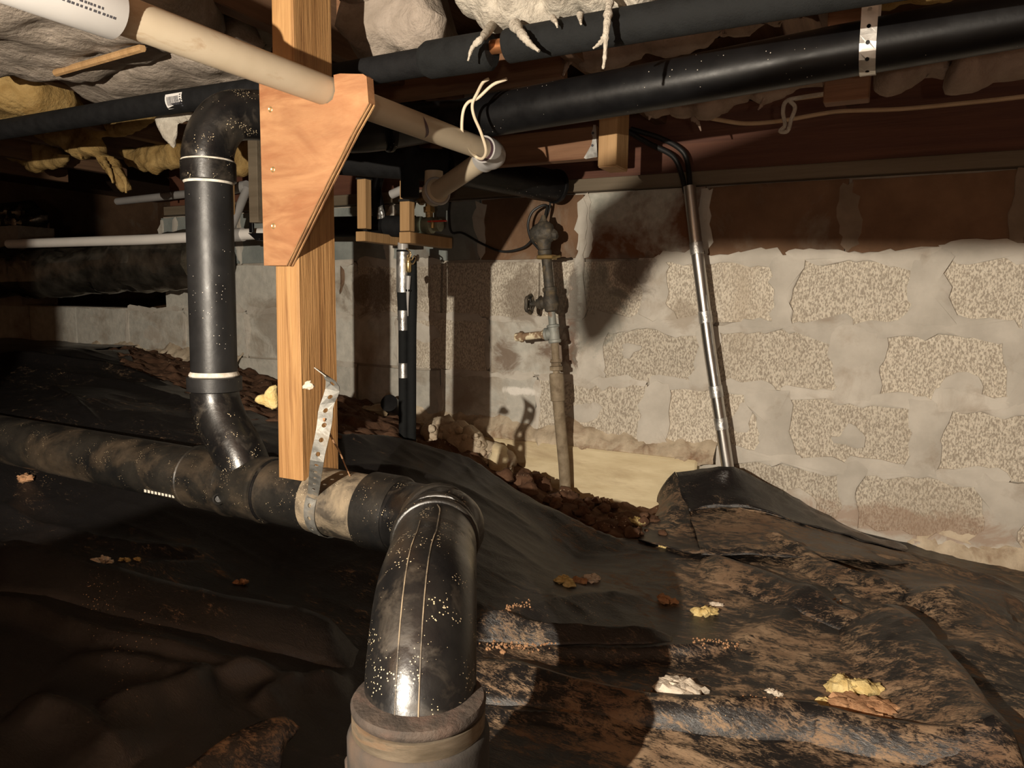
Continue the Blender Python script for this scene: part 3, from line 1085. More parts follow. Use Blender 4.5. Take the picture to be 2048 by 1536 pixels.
# finer crumbly soil where it shows
G, Q = grid(-3.2, -.30, 1.35, 2.345, .011)
big = inside(G, np.vstack([EDGE - np.array([0, .06]), [[EDGE[-1][0] + .1, 2.6], [EDGE[0][0] - .3, 2.6]]]))
Q = Q[big[Q].all(1)]
used = np.unique(Q)
re = -np.ones(len(G), int)
re[used] = np.arange(len(used))
P3 = np.c_[G, np.zeros(len(G))]
Zs = base_h(G) - .012 + .018 * fbm(P3, 14, 4, 71) + .012 * np.maximum(0, fbm(P3, 40, 2, 72))
soil = fast_obj('soil_surface', np.c_[G, Zs][used], re[Q], 'soil', None)
soil.parent = floor
soil.location = (0, 0, 0)
soil['kind'] = 'stuff'
rs = random.Random(5)
for k in range(70):
    a, b = rs.uniform(1090, 1345), rs.uniform(985, 1075)
    if b > 1000 + (a - 1060) * .42:
        continue
    p = on_ground([(a, b)])[0]
    if p[1] > 2.29:
        continue
    s = rs.uniform(.006, .024)
    o = obj('soil_clod', clump(p + np.array([0, 0, s * .3]), (s, s * rs.uniform(.7, 1.2), s * .8), k, 7, 9, .5), 'soil', floor, deg=60)


# ================================================================== ADDED LIGHT BLOCKERS, OUT OF THE FRAME (they shade what the frame shows)
blocker = thing('shade_blocks', (-.72, -.1, 0), 'added, unseen, shade-casting concrete pier on the sheet left of the viewpoint', 'blocker')  # added block stack with a cap, keeps the key off the left floor
for k in range(3):
    for xa_, xb_ in (((-1.04, -.80), (-.797, -.53)) if k != 1 else ((-1.04, -.93), (-.927, -.53))):
        obj('concrete_block', box(xa_, xb_, -.2, 0.0, -.045 + .2 * k, .15 + .2 * k, .006), 'block', blocker, deg=30)
obj('shade_slab', box(-.76, -.53, -.2, 0.0, .552, .60, .005), 'mortar', blocker, deg=30)
obj('shade_post', box(-1.10, -.986, -.22, -.02, .552, 1.215, .003), 'post', deg=30, label='added, unseen post for shade, standing on the pier left of the viewpoint', cat='post')  # added upright, darkens the far left of the wall
lb = thing('shade_board', (-.2, .05, .75), 'added, unseen board that shades the top of the wall', 'board')  # added board, its outline cut to shape the shadow on the wall top
obj('board', prism([(.14, .05, .768), (-.34, .05, .769), (-.48, .05, .774), (-.512, .05, .767), (-.535, .05, .735), (-.548, .05, .718), (-.556, .05, .716), (-.562, .05, .730), (-.556, .05, .795), (-.52, .05, .818), (-.40, .05, .850), (.14, .05, .855)], (0, .02, 0)), 'board', lb, deg=30)
obj('hanger', box(.095, .135, .07, .10, .770, 1.30, .002), 'board', lb, deg=30)

# ================================================================== LOWER DRAIN LINE
YD, ZD, RD = 1.03, .292, .057
drain = thing('drain_line', (-.95, YD, .1), 'black plastic drain line with wye, riser and big elbow running past the wooden post', 'pipe')
xa = pY(500, 990, YD)[0]          # wye centre
xw0, xw1 = pY(392, 960, YD)[0], pY(545, 1000, YD)[0]
xe = pY(752, 1040, YD)[0]         # start of the elbow fitting


def zd(x):
    return ZD + (x + .9) * -.012


def dl(x):
    return np.array([x, YD, zd(x)])


obj('drain_pipe', tube([dl(-4.4), dl(xw0 + .02)], RD, 40), 'abs_dusty', drain)
obj('wye_fitting', tube([dl(xw0), dl(xw0 + .003), dl(xw0 + .012), dl(xw0 + .014), dl(xw1 - .014), dl(xw1 - .01), dl(xw1 - .002), dl(xw1)],
                        [RD + .001, RD + .006, RD + .007, RD + .005, RD + .005, RD + .007, RD + .007, RD + .002], 40), 'abs_dusty', drain)
xm = pY(470, 985, YD)[0]
obj('wye_ridge', tube([dl(xm - .004), dl(xm - .002), dl(xm + .002), dl(xm + .004)], [RD + .004, RD + .0085, RD + .0085, RD + .004], 40), 'abs_dusty', drain)
obj('moulded_boss', spin(pY(437, 998, YD - RD - .002), pY(437, 998, YD - RD - .02), [(0, .011), (.006, .011), (.008, .008), (.004, .006)], 16), 'abs_dusty', drain)
xs0 = pY(640, 1010, YD)[0]
obj('middle_pipe', tube([dl(xw1 - .02), dl(xs0)], RD + .0025, 40), 'abs_dusty', drain)
obj('joint_ring', tube([dl(xw1 + .001), dl(xw1 + .003), dl(xw1 + .006), dl(xw1 + .008)], [RD + .003, RD + .0055, RD + .0055, RD + .003], 40), 'abs', drain)
obj('scuffed_pipe', tube([dl(xs0 - .004), dl(xe)], RD + .003, 40), 'abs_scuffed', drain, label='scuffed grey-tan length of pipe right of the strap')
# elbow that ends the run: short quarter bend, then the long sweep to the camera and down
e0 = dl(xe)
pa = dl(xe + .02)
hub = tube([dl(xe - .012), dl(xe - .008), dl(xe + .05), dl(xe + .054)], [RD + .005, RD + .010, RD + .010, RD + .006], 40)
obj('elbow_hub', hub, 'abs_dusty', drain)
RS = RD + .004
BX = np.array(at(838, 1440, .80))
R0 = np.array(at(872, 1074, 1.13))
hv = BX[:2] - R0[:2]
hl = np.linalg.norm(hv)
hv /= hl
RB = .15
arc = []
for q in np.linspace(0, math.pi / 2, 12):
    c2 = R0[:2] + hv * (hl - RB + RB * math.sin(q))
    arc.append(np.array([c2[0], c2[1], R0[2] + .004 - RB * (1 - math.cos(q))]))
path = np.vstack([rail([dl(xe + .04), dl(xe + .085) + np.array([0, -.006, 0]), dl(xe + .085) * .25 + R0 * .75 + np.array([.012, .022, .004]), R0, R0 + np.array([hv[0], hv[1], 0]) * .06, arc[0]], 8), np.array(arc[1:]), arc[-1] + np.array([0, 0, -1]) * np.array([[.02], [.05], [.09]])])
seg = np.r_[0, np.cumsum(np.linalg.norm(np.diff(path, axis=0), axis=1))]
iR = int(np.argmin(np.linalg.norm(path - R0, axis=1)))
rad = np.interp(seg, [0, seg[iR] - .03, seg[iR] + .03, seg[-1]], [RD + .004, RD + .004, RS, RS])
obj('elbow', tube(path, rad, 48), 'abs', drain)
for ds in (-.085, -.012, .018):
    s_ = seg[iR] + ds
    obj('hub_rim', collar(path, s_ - .011, s_ + .009, RS + .005), 'abs_dusty', drain)
# mould seam along the sweep
T_, A_, B_ = frames(path)
sel = [i for i in range(len(path)) if seg[iR] + .035 < seg[i] < seg[-1] - .085]
cv = CAM - path
for k, (q, cut) in enumerate(((.02, 0), (.42, 6))):
    pts = []
    for i in sel[cut:]:
        v = cv[i] - T_[i] * (cv[i] @ T_[i])
        v /= np.linalg.norm(v)
        sd = np.cross(T_[i], v)
        a = q
        pts.append(path[i] + (v * math.cos(a) + sd * math.sin(a)) * (RS + .0002))
    obj('mould_seam', tube(pts, .0009, 6), 'abs_scuffed', drain)
obj('mould_seam', tube(np.array([path[-3] + np.array([0, 0, .035]) + RS * np.array([math.cos(q), math.sin(q), 0]) for q in np.linspace(0, 2 * math.pi, 41)]), .0009, 6, False), 'abs_scuffed', drain)
# coupling into the old riser at the bottom
dwn = np.array([0, 0, -1.0])
zc0 = [z for z in np.linspace(.05, .30, 200) if CAM[2] - z > 0]
fr = BX[:2] - CAM[:2]
fr = fr / np.linalg.norm(fr)
best = min(zc0, key=lambda z: abs((768 - F * float((np.array([BX[0] - fr[0] * RS, BX[1] - fr[1] * RS, z]) - CAM) @ _u) / float((np.array([BX[0] - fr[0] * RS, BX[1] - fr[1] * RS, z]) - CAM) @ _f)) - 1452))
c0 = np.array([BX[0], BX[1], best])
prof = [(0, RS + .001), (.001, RS + .008), (.005, RS + .0105), (.010, RS + .010), (.013, RS + .007)]
obj('coupling_rim', spin(c0, c0 + dwn, prof, 48), 'rust_ring', drain, label='rusty lip of the rubber coupling')
obj('clamp_band', spin(c0 + dwn * .013, c0 + dwn, [(0, RS + .007), (.001, RS + .0095), (.019, RS + .0095), (.020, RS + .007)], 48), 'steel_band', drain, label='steel clamp band')
obj('coupling', spin(c0 + dwn * .031, c0 + dwn, [(0, RS + .007), (.003, RS + .012), (.010, RS + .0145), (.09, RS + .014), (.11, RS + .008), (.5, RS + .008)], 48), 'rubber_rust', drain, label='rubbery brown coupling sleeve')
cs = np.array(at(697, 1528, .80))
obj('clamp_screw', spin(cs + np.array([.02, .02, 0]), cs, [(0, .005), (.018, .005), (.019, .008), (.03, .008), (.032, .005)], 10), 'rust_ring', drain)
# riser from the wye
RX = -1.20
r0_ = np.array([RX, YD, .475])
ri_path = rail([[RX, YD, .50], [RX + .002, YD, .455], [RX + .022, YD, .41], [RX + .06, YD, .36], [xa - .0, YD, .30]], 8)
obj('wye_branch', tube(ri_path, np.linspace(.045, .051, len(ri_path)), 36), 'abs', drain)
obj('riser_hub', spin([RX, YD, .475], [RX, YD, 1], [(0, .047), (.002, .0515), (.028, .0515), (.030, .046)], 40), 'abs_riser', drain)
obj('glue_ring', spin([RX, YD, .505], [RX, YD, 1], [(0, .046), (.002, .0475), (.005, .0465), (.009, .0435)], 40), 'glue', drain)
obj('riser_pipe', spin([RX, YD, .50], [RX, YD, 1], [(0, .0435), (.40, .0435)], 40), 'abs_riser', drain)
zt = pX(404, 362, RX)[2]
obj('glue_ring', spin([RX, YD, zt - .004], [RX, YD, 2], [(0, .0440), (.003, .0462), (.006, .0455)], 40), 'glue', drain)
obj('upper_hub', spin([RX, YD, zt], [RX, YD, 2], [(0, .046), (.002, .0505), (.036, .0505), (.039, .047)], 40), 'abs', drain)
obj('glue_ring', spin([RX, YD, zt + .037], [RX, YD, 2], [(0, .0475), (.002, .0490), (.004, .0475)], 40), 'glue', drain)
EQ = np.array(pY(705, 262, 1.30))
dirp = (EQ - np.array([RX, YD, EQ[2]]))
dirp /= np.linalg.norm(dirp)
zq = EQ[2]
ub = [np.array([RX, YD, zt + .036]), np.array([RX, YD, zt + .055]), np.array([RX, YD, zq - .045]) + dirp * .012, np.array([RX, YD, zq - .012]) + dirp * .04, np.array([RX, YD, zq]) + dirp * .085, np.array([RX, YD, zq]) + dirp * .13]
obj('upper_elbow', tube(rail(ub, 8), .0475, 40), 'abs', drain)
obj('moulded_boss', spin(at(435, 312, 1.42), at(435, 312, 1.3), [(0, .008), (.012, .008), (.014, .006), (.012, .004)], 14), 'abs', drain)
obj('pipe_lettering', join(*[box(pY(286 + i * 7, 982 + i * 1.5, YD - .05)[0], pY(290 + i * 7, 983 + i * 1.5, YD - .05)[0], YD - .0475, YD - .0465, zd(-1.3) - .0365, zd(-1.3) - .0305) for i in range(9)]), 'print_white', drain, deg=None)

# ================================================================== WOODEN POST AND GUSSET
YP = .982
xl0, xl1 = pY(541, 0, YP)[0], pY(556, 970, YP)[0]
xr0, xr1 = pY(584, 0, YP)[0], pY(605, 974, YP)[0]
zb = .338
ztop = 1.215
yb = YP + .098
k0 = (pY(541, 0, YP)[2], pY(556, 970, YP)[2])


def lerpz(z, a, b):
    return a + (b - a) * (k0[0] - z) / (k0[0] - k0[1])


def post_pt(fx, fy, z):
    x0 = lerpz(z, xl0, xl1)
    x1 = lerpz(z, xr0, xr1)
    return [x0 + (x1 - x0) * fx, YP + (yb - YP) * fy, z]


NZ = 16
V, Fc = [], []
sec = [(0.06, 0), (.94, 0), (1, .03), (1, .97), (.94, 1), (.06, 1), (0, .97), (0, .03)]
for i in range(NZ + 1):
    z = zb + (ztop - zb) * i / NZ
    for fx, fy in sec:
        V.append(post_pt(fx, fy, z))
for i in range(NZ):
    for j in range(8):
        k = (j + 1) % 8
        Fc.append([i * 8 + j, i * 8 + k, (i + 1) * 8 + k, (i + 1) * 8 + j])
Fc.append(list(range(8))[::-1])
Fc.append([NZ * 8 + j for j in range(8)])
obj('wooden_post', (V, Fc), 'post', deg=30, label='upright orange-brown fir post standing on the black drain pipe', cat='post')

YG = YP - .017
gpx = [(518, 163), (600, 163), (628, 166), (631, 185), (640, 201), (654, 207), (665, 199), (670, 182), (667, 150), (680, 147), (726, 148), (733, 153), (737, 205), (705, 262), (640, 392), (572, 531), (528, 531)]
gp = [pY(a, b, YG) for a, b in gpx]
gz = thing('plywood_gusset', gp[-1], 'notched plywood gusset plate screwed to the front of the post', 'gusset plate')
obj('plate', prism(gp, (0, .0165, 0)), 'plywood', gz, deg=25)
ed = []
for i in range(4):               # the veneers of the cut edge stand out in turn
    y0 = YG + .0165 * (i + .12) / 4
    y1 = YG + .0165 * (i + .88) / 4
    pts = [pY(a, b, YG) for a, b in ((737, 205), (705, 262), (640, 392), (572, 531))]
    for p, q in zip(pts[:-1], pts[1:]):
        p, q = np.array(p), np.array(q)
        nn = np.array([q[2] - p[2], 0, -(q[0] - p[0])])
        nn /= np.linalg.norm(nn)
        if nn[0] < 0:
            nn = -nn
        hh = .0006 + .0010 * (i % 2)
        ed.append(([[p[0], y0, p[2]], [q[0], y0, q[2]], [q[0], y1, q[2]], [p[0], y1, p[2]]] + [list(np.array([t[0], yy, t[2]]) + nn * hh) for t, yy in ((p, y0), (q, y0), (q, y1), (p, y1))],
                   [[0, 1, 5, 4], [1, 2, 6, 5], [2, 3, 7, 6], [3, 0, 4, 7], [4, 5, 6, 7]]))
obj('ply_edge', join(*ed), 'ply_edge', gz, deg=None, label='cut edge showing the veneers')
for a, b in ((541, 219), (546, 339), (547, 452)):
    c = pY(a, b, YG)
    obj('screw', spin(c + np.array([0, .004, 0]), c + np.array([0, -1, 0]), [(0, .004), (.0045, .0048), (.0052, .0040), (.0040, .0022), (.0030, .0015)], 12), 'screw', gz)

# perforated strap slung round the drain at the post
def wdir(p, q):
    return np.asarray(q, float) - np.asarray(p, float)


xs_ = pY(622, 1010, YD - RD)[0]
loop, wd, ww = [], [], []
R2 = RD + .005
for a in np.linspace(-115, 28, 16):                     # round the underside and front of the pipe, tilting left as it rises
    r_ = math.radians(a)
    loop.append(np.array([xs_ + .012 * math.sin(r_) * .6, YD - R2 * math.cos(r_), zd(xs_) + R2 * math.sin(r_)]))
    wd.append((1, 0, -.12))
    ww.append(.025)
up = [(633, 930, 1.215, (1, .25, -.1)), (637, 905, 1.205, (1, .25, -.1)), (645, 870, 1.20, (1, .35, 0)), (650, 840, 1.205, (.85, .55, .1)), (652, 815, 1.21, (.75, .6, .25)), (662, 790, 1.205, (.9, .4, .0)), (666, 770, 1.20, (1, .3, -.35)), (655, 752, 1.185, (1, .2, -.55)), (640, 744, 1.17, (.9, .2, -.6))]
for a, b, d, wv in up:
    loop.append(at(a, b, d))
    wd.append(wv)
    ww.append(.025)
lp = rail(loop, 4)
wdi = np.array([[np.interp(t, np.linspace(0, 1, len(wd)), np.array(wd)[:, k]) for k in range(3)] for t in np.linspace(0, 1, len(lp))])
strap_obj('hanger_strap', strap(lp, np.full(len(lp), .024), wdi, cell=.024, hole=.34), 'galv', label='bent perforated grey metal strap wrapped under the drain pipe at the post', cat='strap')
tail = rail([at(648, 838, 1.20), at(657, 862, 1.23), at(668, 884, 1.25), at(680, 905, 1.28), at(690, 930, 1.30), at(700, 952, 1.32)], 4)
obj('frayed_wire', tube(tail, np.linspace(.0022, .0010, len(tail)), 8), 'debris_brown', label='thin frayed tan strand hanging beside the post', cat='wire')

# ================================================================== WHITE CONDENSATE PIPE
PXc = np.array(pY(632, 174, .95))
px_, pz_ = PXc[0], PXc[2]
PE = np.array([px_, 1.53, pz_])
pvc = thing('condensate_pipe', (px_, .95, pz_ - .05), 'yellowed white plastic pipe resting in the plywood notch and turning down', 'pipe')
RP = .0235
obj('long_pipe', tube([[px_, -.6, pz_], PE - np.array([0, .01, 0])], RP, 32), 'pvc', pvc)
yc0, yc1 = .455, .605
obj('coupling', spin([px_, yc0, pz_], [px_, 5, pz_], [(0, .0255), (.001, .0305), (.004, .032), (yc1 - yc0 - .003, .032), (yc1 - yc0, .0285), (yc1 - yc0 - .002, .025)], 36), 'pvc_white', pvc, label='clean white coupling with printed lettering')
obj('primer_ring', spin([px_, yc0 - .006, pz_], [px_, 5, pz_], [(0, .0236), (.003, .0262), (.009, .0272)], 32), 'pvc_blue', pvc, label='blue primer ring')
# lettering on the coupling: rows of small dark strokes
rl = random.Random(2)
cup = []
for row, (y0, y1) in enumerate(((yc0 + .05, yc1 - .035), (yc0 + .04, yc1 - .02))):
    y = y0
    while y < y1:
        wdt = rl.uniform(.0015, .0035)
        a = math.radians(-20 - row * 10)
        aa = math.radians(-20 - row * 10 - 5)
        c1 = np.array([px_ + .0323 * math.cos(a), y, pz_ + .0323 * math.sin(a)])
        c2 = np.array([px_ + .0323 * math.cos(aa), y, pz_ + .0323 * math.sin(aa)])
        if row == 1 or y > y0 + .02:
            cup.append(([c1, c2, c2 + np.array([0, wdt, 0]), c1 + np.array([0, wdt, 0])], [[0, 1, 2, 3]]))
        y += wdt + rl.uniform(.001, .003)
obj('lettering', join(*cup), 'ink', pvc, deg=None)
# dark primer drip near the middle
cen = np.array([px_, 1.235, pz_])
dr = []
for i in range(9):
    a = math.radians(-70 + i * 12)
    wv = .010 * math.sin(math.pi * i / 8) + .001
    yy = cen[1] - .004 + .012 * math.cos(math.pi * i / 8)
    dr.append([px_ + (RP + .0006) * math.cos(a), yy, pz_ + (RP + .0006) * math.sin(a), wv])
V = [[p[0], p[1] - p[3] / 2, p[2]] for p in dr] + [[p[0], p[1] + p[3] / 2, p[2]] for p in dr]
obj('primer_drip', (V, [[i, i + 1, 10 + i, 9 + i] for i in range(8)]), 'primer_dark', pvc, deg=60, label='dark purple drip')
e2 = np.array(at(872, 384, 1.95))
ea = PE + np.array([0, .0, 0])
dd = (e2 - ea) / np.linalg.norm(e2 - ea)
obj('elbow', join(tube(rail([PE - np.array([0, .045, 0]), PE - np.array([0, .018, 0]), PE + np.array([0, .002, -.004]) + dd * .004, PE + dd * .03, PE + dd * .045], 6), [.0300] * 24 + [.0300], 30)), 'pvc_white', pvc, deg=50)
obj('primer_ring', spin(PE - np.array([0, .052, 0]), PE, [(0, .0240), (.004, .0255), (.010, .0268)], 30), 'primer_dark', pvc)
obj('drop_pipe', tube([PE + dd * .02, e2], RP, 30), 'pvc', pvc)
e3 = e2 - dd * .012
obj('lower_hub', spin(e3, e2 + dd, [(0, .0245), (.001, .031), (.006, .0325), (.03, .0325), (.032, .031)], 30), 'pvc', pvc)
obj('lower_tee', spin(e2 + np.array([-.030, .035, .060]), e2 + np.array([-.030, .035, -1]), [(0, .024), (.062, .026), (.070, .022)], 24), 'pvc', pvc)
obj('hub_lip', tube(np.array([e3 + dd * .004 + .034 * (math.cos(q) * np.cross(dd, [0, 0, 1]) / np.linalg.norm(np.cross(dd, [0, 0, 1])) + math.sin(q) * np.cross(dd, np.cross(dd, [0, 0, 1])) / np.linalg.norm(np.cross(dd, [0, 0, 1]))) for q in np.linspace(0, 2 * math.pi, 33)]), .0038, 10, False), 'pvc_white', pvc)

# cream cord tied round the overhead pipe and the condensate pipe
tie = rail([at(1013, 158, 1.50), at(985, 170, 1.52), at(956, 196, 1.53), at(936, 205, 1.53), at(926, 225, 1.535), at(924, 262, 1.55), at(932, 290, 1.57), at(950, 312, 1.62), at(965, 317, 1.60), at(972, 300, 1.575), at(962, 265, 1.55), at(948, 232, 1.535), at(945, 208, 1.53), at(955, 185, 1.52), at(966, 165, 1.50), at(977, 158, 1.49)], 6)
obj('cord_tie', tube(tie, .0032, 8), 'cable_white', label='cream cord looped around the white pipe end and the black overhead pipe', cat='cord')

# ================================================================== OVERHEAD BLACK DRAIN (along the wall)
o1, o2, o3 = np.array(pY(905, 244, 1.5)), np.array(pY(1300, 174, 1.5)), np.array(pY(2048, 36, 1.5))
oh = thing('overhead_drain', o2, 'long thick black plastic pipe slung under the joists across the upper right', 'pipe')
dr_ = (o3 - o2) / np.linalg.norm(o3 - o2)
obj('long_pipe', tube(rail([o1, (o1 + o2) / 2, o2, (o2 + o3) / 2, o2 + dr_ * 1.15], 8), .0455, 40), 'abs_clean', oh)
obj('end_pipe', tube(rail([np.array([RX, YD, zq]) + dirp * .12, EQ, o1 - np.array([.05, .02, 0]), o1 + np.array([.03, 0, 0])], 6), .0452, 36), 'abs_clean', oh)
cc = EQ + (o1 - EQ) * .30
obj('coupling', tube([cc, cc + (o1 - EQ) * .004 / np.linalg.norm(o1 - EQ), cc + (o1 - EQ) * .05], [.047, .0515, .0515], 36), 'abs_clean', oh)
# strap holding it at the right
s0 = np.array(pY(1738, 104, 1.5))
loop, wd = [], []
loop.append(np.array([s0[0], 1.5 - .046, 1.28]))
wd.append((1, 0, 0))
zc = np.interp(s0[0], [o2[0], o3[0]], [o2[2], o3[2]])
for a in np.linspace(15, -160, 14):
    r_ = math.radians(a)
    loop.append(np.array([s0[0], 1.5 - .0475 * math.cos(r_), zc + .0475 * math.sin(r_)]))
    wd.append((1, 0, .0))
loop.append(np.array([s0[0], 1.5 + .046, 1.28]))
wd.append((1, 0, 0))
lp = np.array(loop)
strap_obj('pipe_strap', strap(lp, np.full(len(lp), .026), np.array(wd), cell=.026, hole=.28), 'galv_bright', label='perforated metal strap hanging the thick black pipe at upper right', cat='strap')

# ================================================================== FOAM-COVERED COPPER PIPE (thin black line)
YF = 1.22
f0, f1 = np.array(pY(-60, 272, YF)), np.array(pY(985, 100, YF))
f2 = np.array(pY(1015, 88, YF))
f3 = np.array(pY(1700, 20, YF))
fp = thing('insulated_copper_pipe', (f0 + f1) / 2, 'thin black foam-covered copper pipe running under the joists', 'pipe')
zf = 1.104
P_ = lambda a, b: np.array([pY(a, b, YF)[0], YF, pY(a, b, YF)[2]])
obj('foam_sleeve', tube([P_(-400, 325), P_(300, 211), P_(520, 180), P_(860, 122)], .0255, 30), 'foam_black', fp)
obj('foam_sleeve', tube([P_(848, 122), P_(860, 120), P_(978, 102), P_(984, 101)], [.027, .0335, .0335, .028], 30), 'foam_grey', fp)
obj('copper_tube', tube([P_(975, 96), P_(1030, 87)], .0125, 20), 'copper', fp, label='bare copper between two foam sleeves')
obj('foam_sleeve', tube([P_(1014, 93), P_(1018, 92), P_(1348, 35), P_(1348, 35) + (P_(1348, 35) - P_(1018, 92)) * 3], [.027, .029, .029, .029], 30), 'foam_grey', fp)
# paper label with bars
lab, bars = [], []
lx0, lx1 = P_(349, 203)[0], P_(382, 198)[0]
lz = P_(366, 201)[2]


def onf(x, deg, r):
    a = math.radians(deg)
    return [x, YF - r * math.cos(a), lz + r * math.sin(a)]


for k in range(5):
    d0, d1 = -52 + k * 15, -37 + k * 15
    lab.append(([onf(lx0, d0, .0259), onf(lx1, d0, .0259), onf(lx1, d1, .0259), onf(lx0, d1, .0259)], [[0, 1, 2, 3]]))
obj('paper_label', join(*lab), 'paper', fp, deg=60, label='small white barcode label')
rb = random.Random(9)
x = lx0 + .005
while x < lx1 - .012:
    wv = rb.choice((.0008, .0012, .002))
    for k in range(3):
        d0, d1 = -34 + k * 14, -20 + k * 14
        bars.append(([onf(x, d0, .0262), onf(x + wv, d0, .0262), onf(x + wv, d1, .0262), onf(x, d1, .0262)], [[0, 1, 2, 3]]))
    x += wv + rb.choice((.0008, .0012))
for k in range(6):
    d0 = -46 + k * 11
    bars.append(([onf(lx1 - .008, d0, .0262), onf(lx1 - .003, d0, .0262), onf(lx1 - .003, d0 + 6, .0262), onf(lx1 - .008, d0 + 6, .0262)], [[0, 1, 2, 3]]))
obj('barcode', join(*bars), 'ink', fp, deg=None)

# ================================================================== BLACK PIPE LEAVING THROUGH THE WALL
v0, v1, v2 = np.array(pY(640, 315, 1.72)), np.array(pY(900, 333, 1.86)), np.array(pY(1112, 373, 2.26))
vp = thing('wall_outlet_pipe', v1, 'dark black pipe sloping to the top of the block wall', 'pipe')
obj('outer_pipe', tube([v1 + (v2 - v1) * -.05, v2], .050, 32), 'abs_clean', vp)
obj('end_rim', spin(v2 - (v2 - v1) * .02, v2 + (v2 - v1), [(0, .049), (.002, .0545), (.012, .0545), (.014, .050)], 32), 'abs_clean', vp)
obj('inner_sleeve', tube([v0, v1, v1 + (v1 - v0) * .01], [.045, .046, .043], 32), 'foam_black', vp)

# ================================================================== TIMBER OVERHEAD
hb0 = [pY(a, b, 1.86) for a, b in ((1195, 200), (1236, 200), (1236, 336), (1195, 328))]
h0, h1 = pY(1197, 200, 1.84), pY(1237, 333, 1.84)
tag_ = dict(cat='wood block')
hx = thing('hanging_block', [(h0[0] + h1[0]) / 2, 1.86, h1[2]], 'pale wood block hanging end-down below the thick black pipe', 'wood block')
obj('block', box(pY(1196, 300, 1.84)[0], pY(1233, 300, 1.84)[0], 1.84, 1.93, pY(1210, 334, 1.84)[2] + .002, 1.22, .002), 'block_wood', hx, deg=30)
obj('end_face', box(pY(1196, 300, 1.84)[0] + .002, pY(1233, 300, 1.84)[0] - .002, 1.842, 1.928, pY(1210, 334, 1.84)[2], pY(1210, 334, 1.84)[2] + .003), 'endgrain', hx, deg=None)
bx0, bx1 = pY(860, 300, 1.90)[0], pY(1194, 290, 1.90)[0]
zb0, zb1 = pY(1185, 316, 1.90)[2], pY(1185, 252, 1.90)[2]
bd = thing('cross_board', [(bx0 + bx1) / 2, 1.92, zb0], 'reddish brown board ending in a metal hanger beside the hanging block', 'board')
obj('board', box(bx0, bx1, 1.90, 1.94, zb0, zb1, .002), 'board', bd, deg=30)
hp = [pY(a, b, 1.897) for a, b in ((1187, 250), (1192, 250), (1195, 314), (1172, 318), (1168, 316), (1183, 290), (1186, 275), (1183, 266), (1186, 258))]
obj('hanger_bracket', prism(hp, (0, -.0015, 0)), 'galv_bright', bd, deg=None, label='galvanised joist hanger')
for a, b in ((1186, 266), (1185, 291)):
    c = pY(a, b, 1.8955)
    obj('nail_hole', spin(c, c + np.array([0, -1, 0]), [(0, .0035), (.0012, .0035)], 10), 'ink', bd)
# blocking near the middle of the joists
rx = [((674, 38), (862, 4), 1.30, .10), ((700, 186), (1122, 124), 1.62, .055)]
c = np.array(pY(800, 20, 1.33))
obj('blocking_board', box(pY(672, 40, 1.33)[0], pY(870, 3, 1.33)[0], 1.33, 1.37, pY(770, 40, 1.33)[2], 1.36, .002), 'board', deg=30, label='brown blocking board between joists just right of the post top', cat='board')
z_ = pY(1000, 165, 1.66)[2]
obj('ledger_board', box(pY(690, 190, 1.66)[0], pY(1122, 128, 1.66)[0], 1.66, 1.70, z_ - .005, z_ + .10, .002), 'board', deg=30, label='long brown board behind the foam pipe above the thick black pipe', cat='board')
obj('strap_block', box(pY(1654, 100, 1.62)[0], pY(1745, 100, 1.62)[0], 1.60, 1.64, pY(1700, 205, 1.62)[2], 1.40, .002), 'board', deg=30, label='reddish wood block behind the metal strap at upper right', cat='wood block')


def cradle(a0, a1, b0, b1, Y, depth, ce, label):
    """upright stick with a short cross piece going back under the pipe"""
    p0, p1 = pY(a0, b0, Y), pY(a1, b1, Y)
    x0, x1 = p0[0], p1[0]
    zt_, zb_ = 1.18, p1[2]
    t = thing('pipe_cradle', [(x0 + x1) / 2, Y, zb_ - .04], label, 'wood bracket', 'wooden pipe cradles below the joists')
    obj('upright', box(x0, x1, Y, Y + .03, zb_ + .002, zt_, .0015), 'block_wood', t, deg=30)
    zb2 = zb_ + .72 * (pY(a0, b0, Y)[2] - zb_)
    obj('strap_band', box(x0 - .002, x1 + .002, Y - .002, Y + .032, zb2, zb2 + .008), 'cable_black', t, deg=None)
    q0, q1 = pY(ce[0], ce[1], Y), pY(ce[2], ce[3], Y)
    obj('cross_piece', box(q0[0], q1[0], Y, Y + depth, q1[2], q0[2], .0015), 'block_wood', t, deg=30)
    return t


cradle(713, 731, 320, 458, 1.86, .20, (711, 463, 730, 482), 'wooden pipe cradle just right of the post')
cradle(799, 818, 380, 463, 1.90, .24, (798, 464, 820, 486), 'reddish wooden pipe cradle above the foam riser')
obj('wood_strip', box(pY(496, 340, 1.75)[0], pY(514, 340, 1.75)[0], 1.75, 1.78, pY(505, 445, 1.75)[2], 1.42, .0015), 'sill', label='dull vertical wood strip at the left edge of the gusset', cat='wood strip')
obj('wood_strip', box(pY(452, 360, 2.1)[0], pY(461, 360, 2.1)[0], 2.1, 2.12, pY(455, 430, 2.1)[2], 1.42, .0015), 'block_wood', label='small pale wood strip just right of the black riser', cat='wood strip')

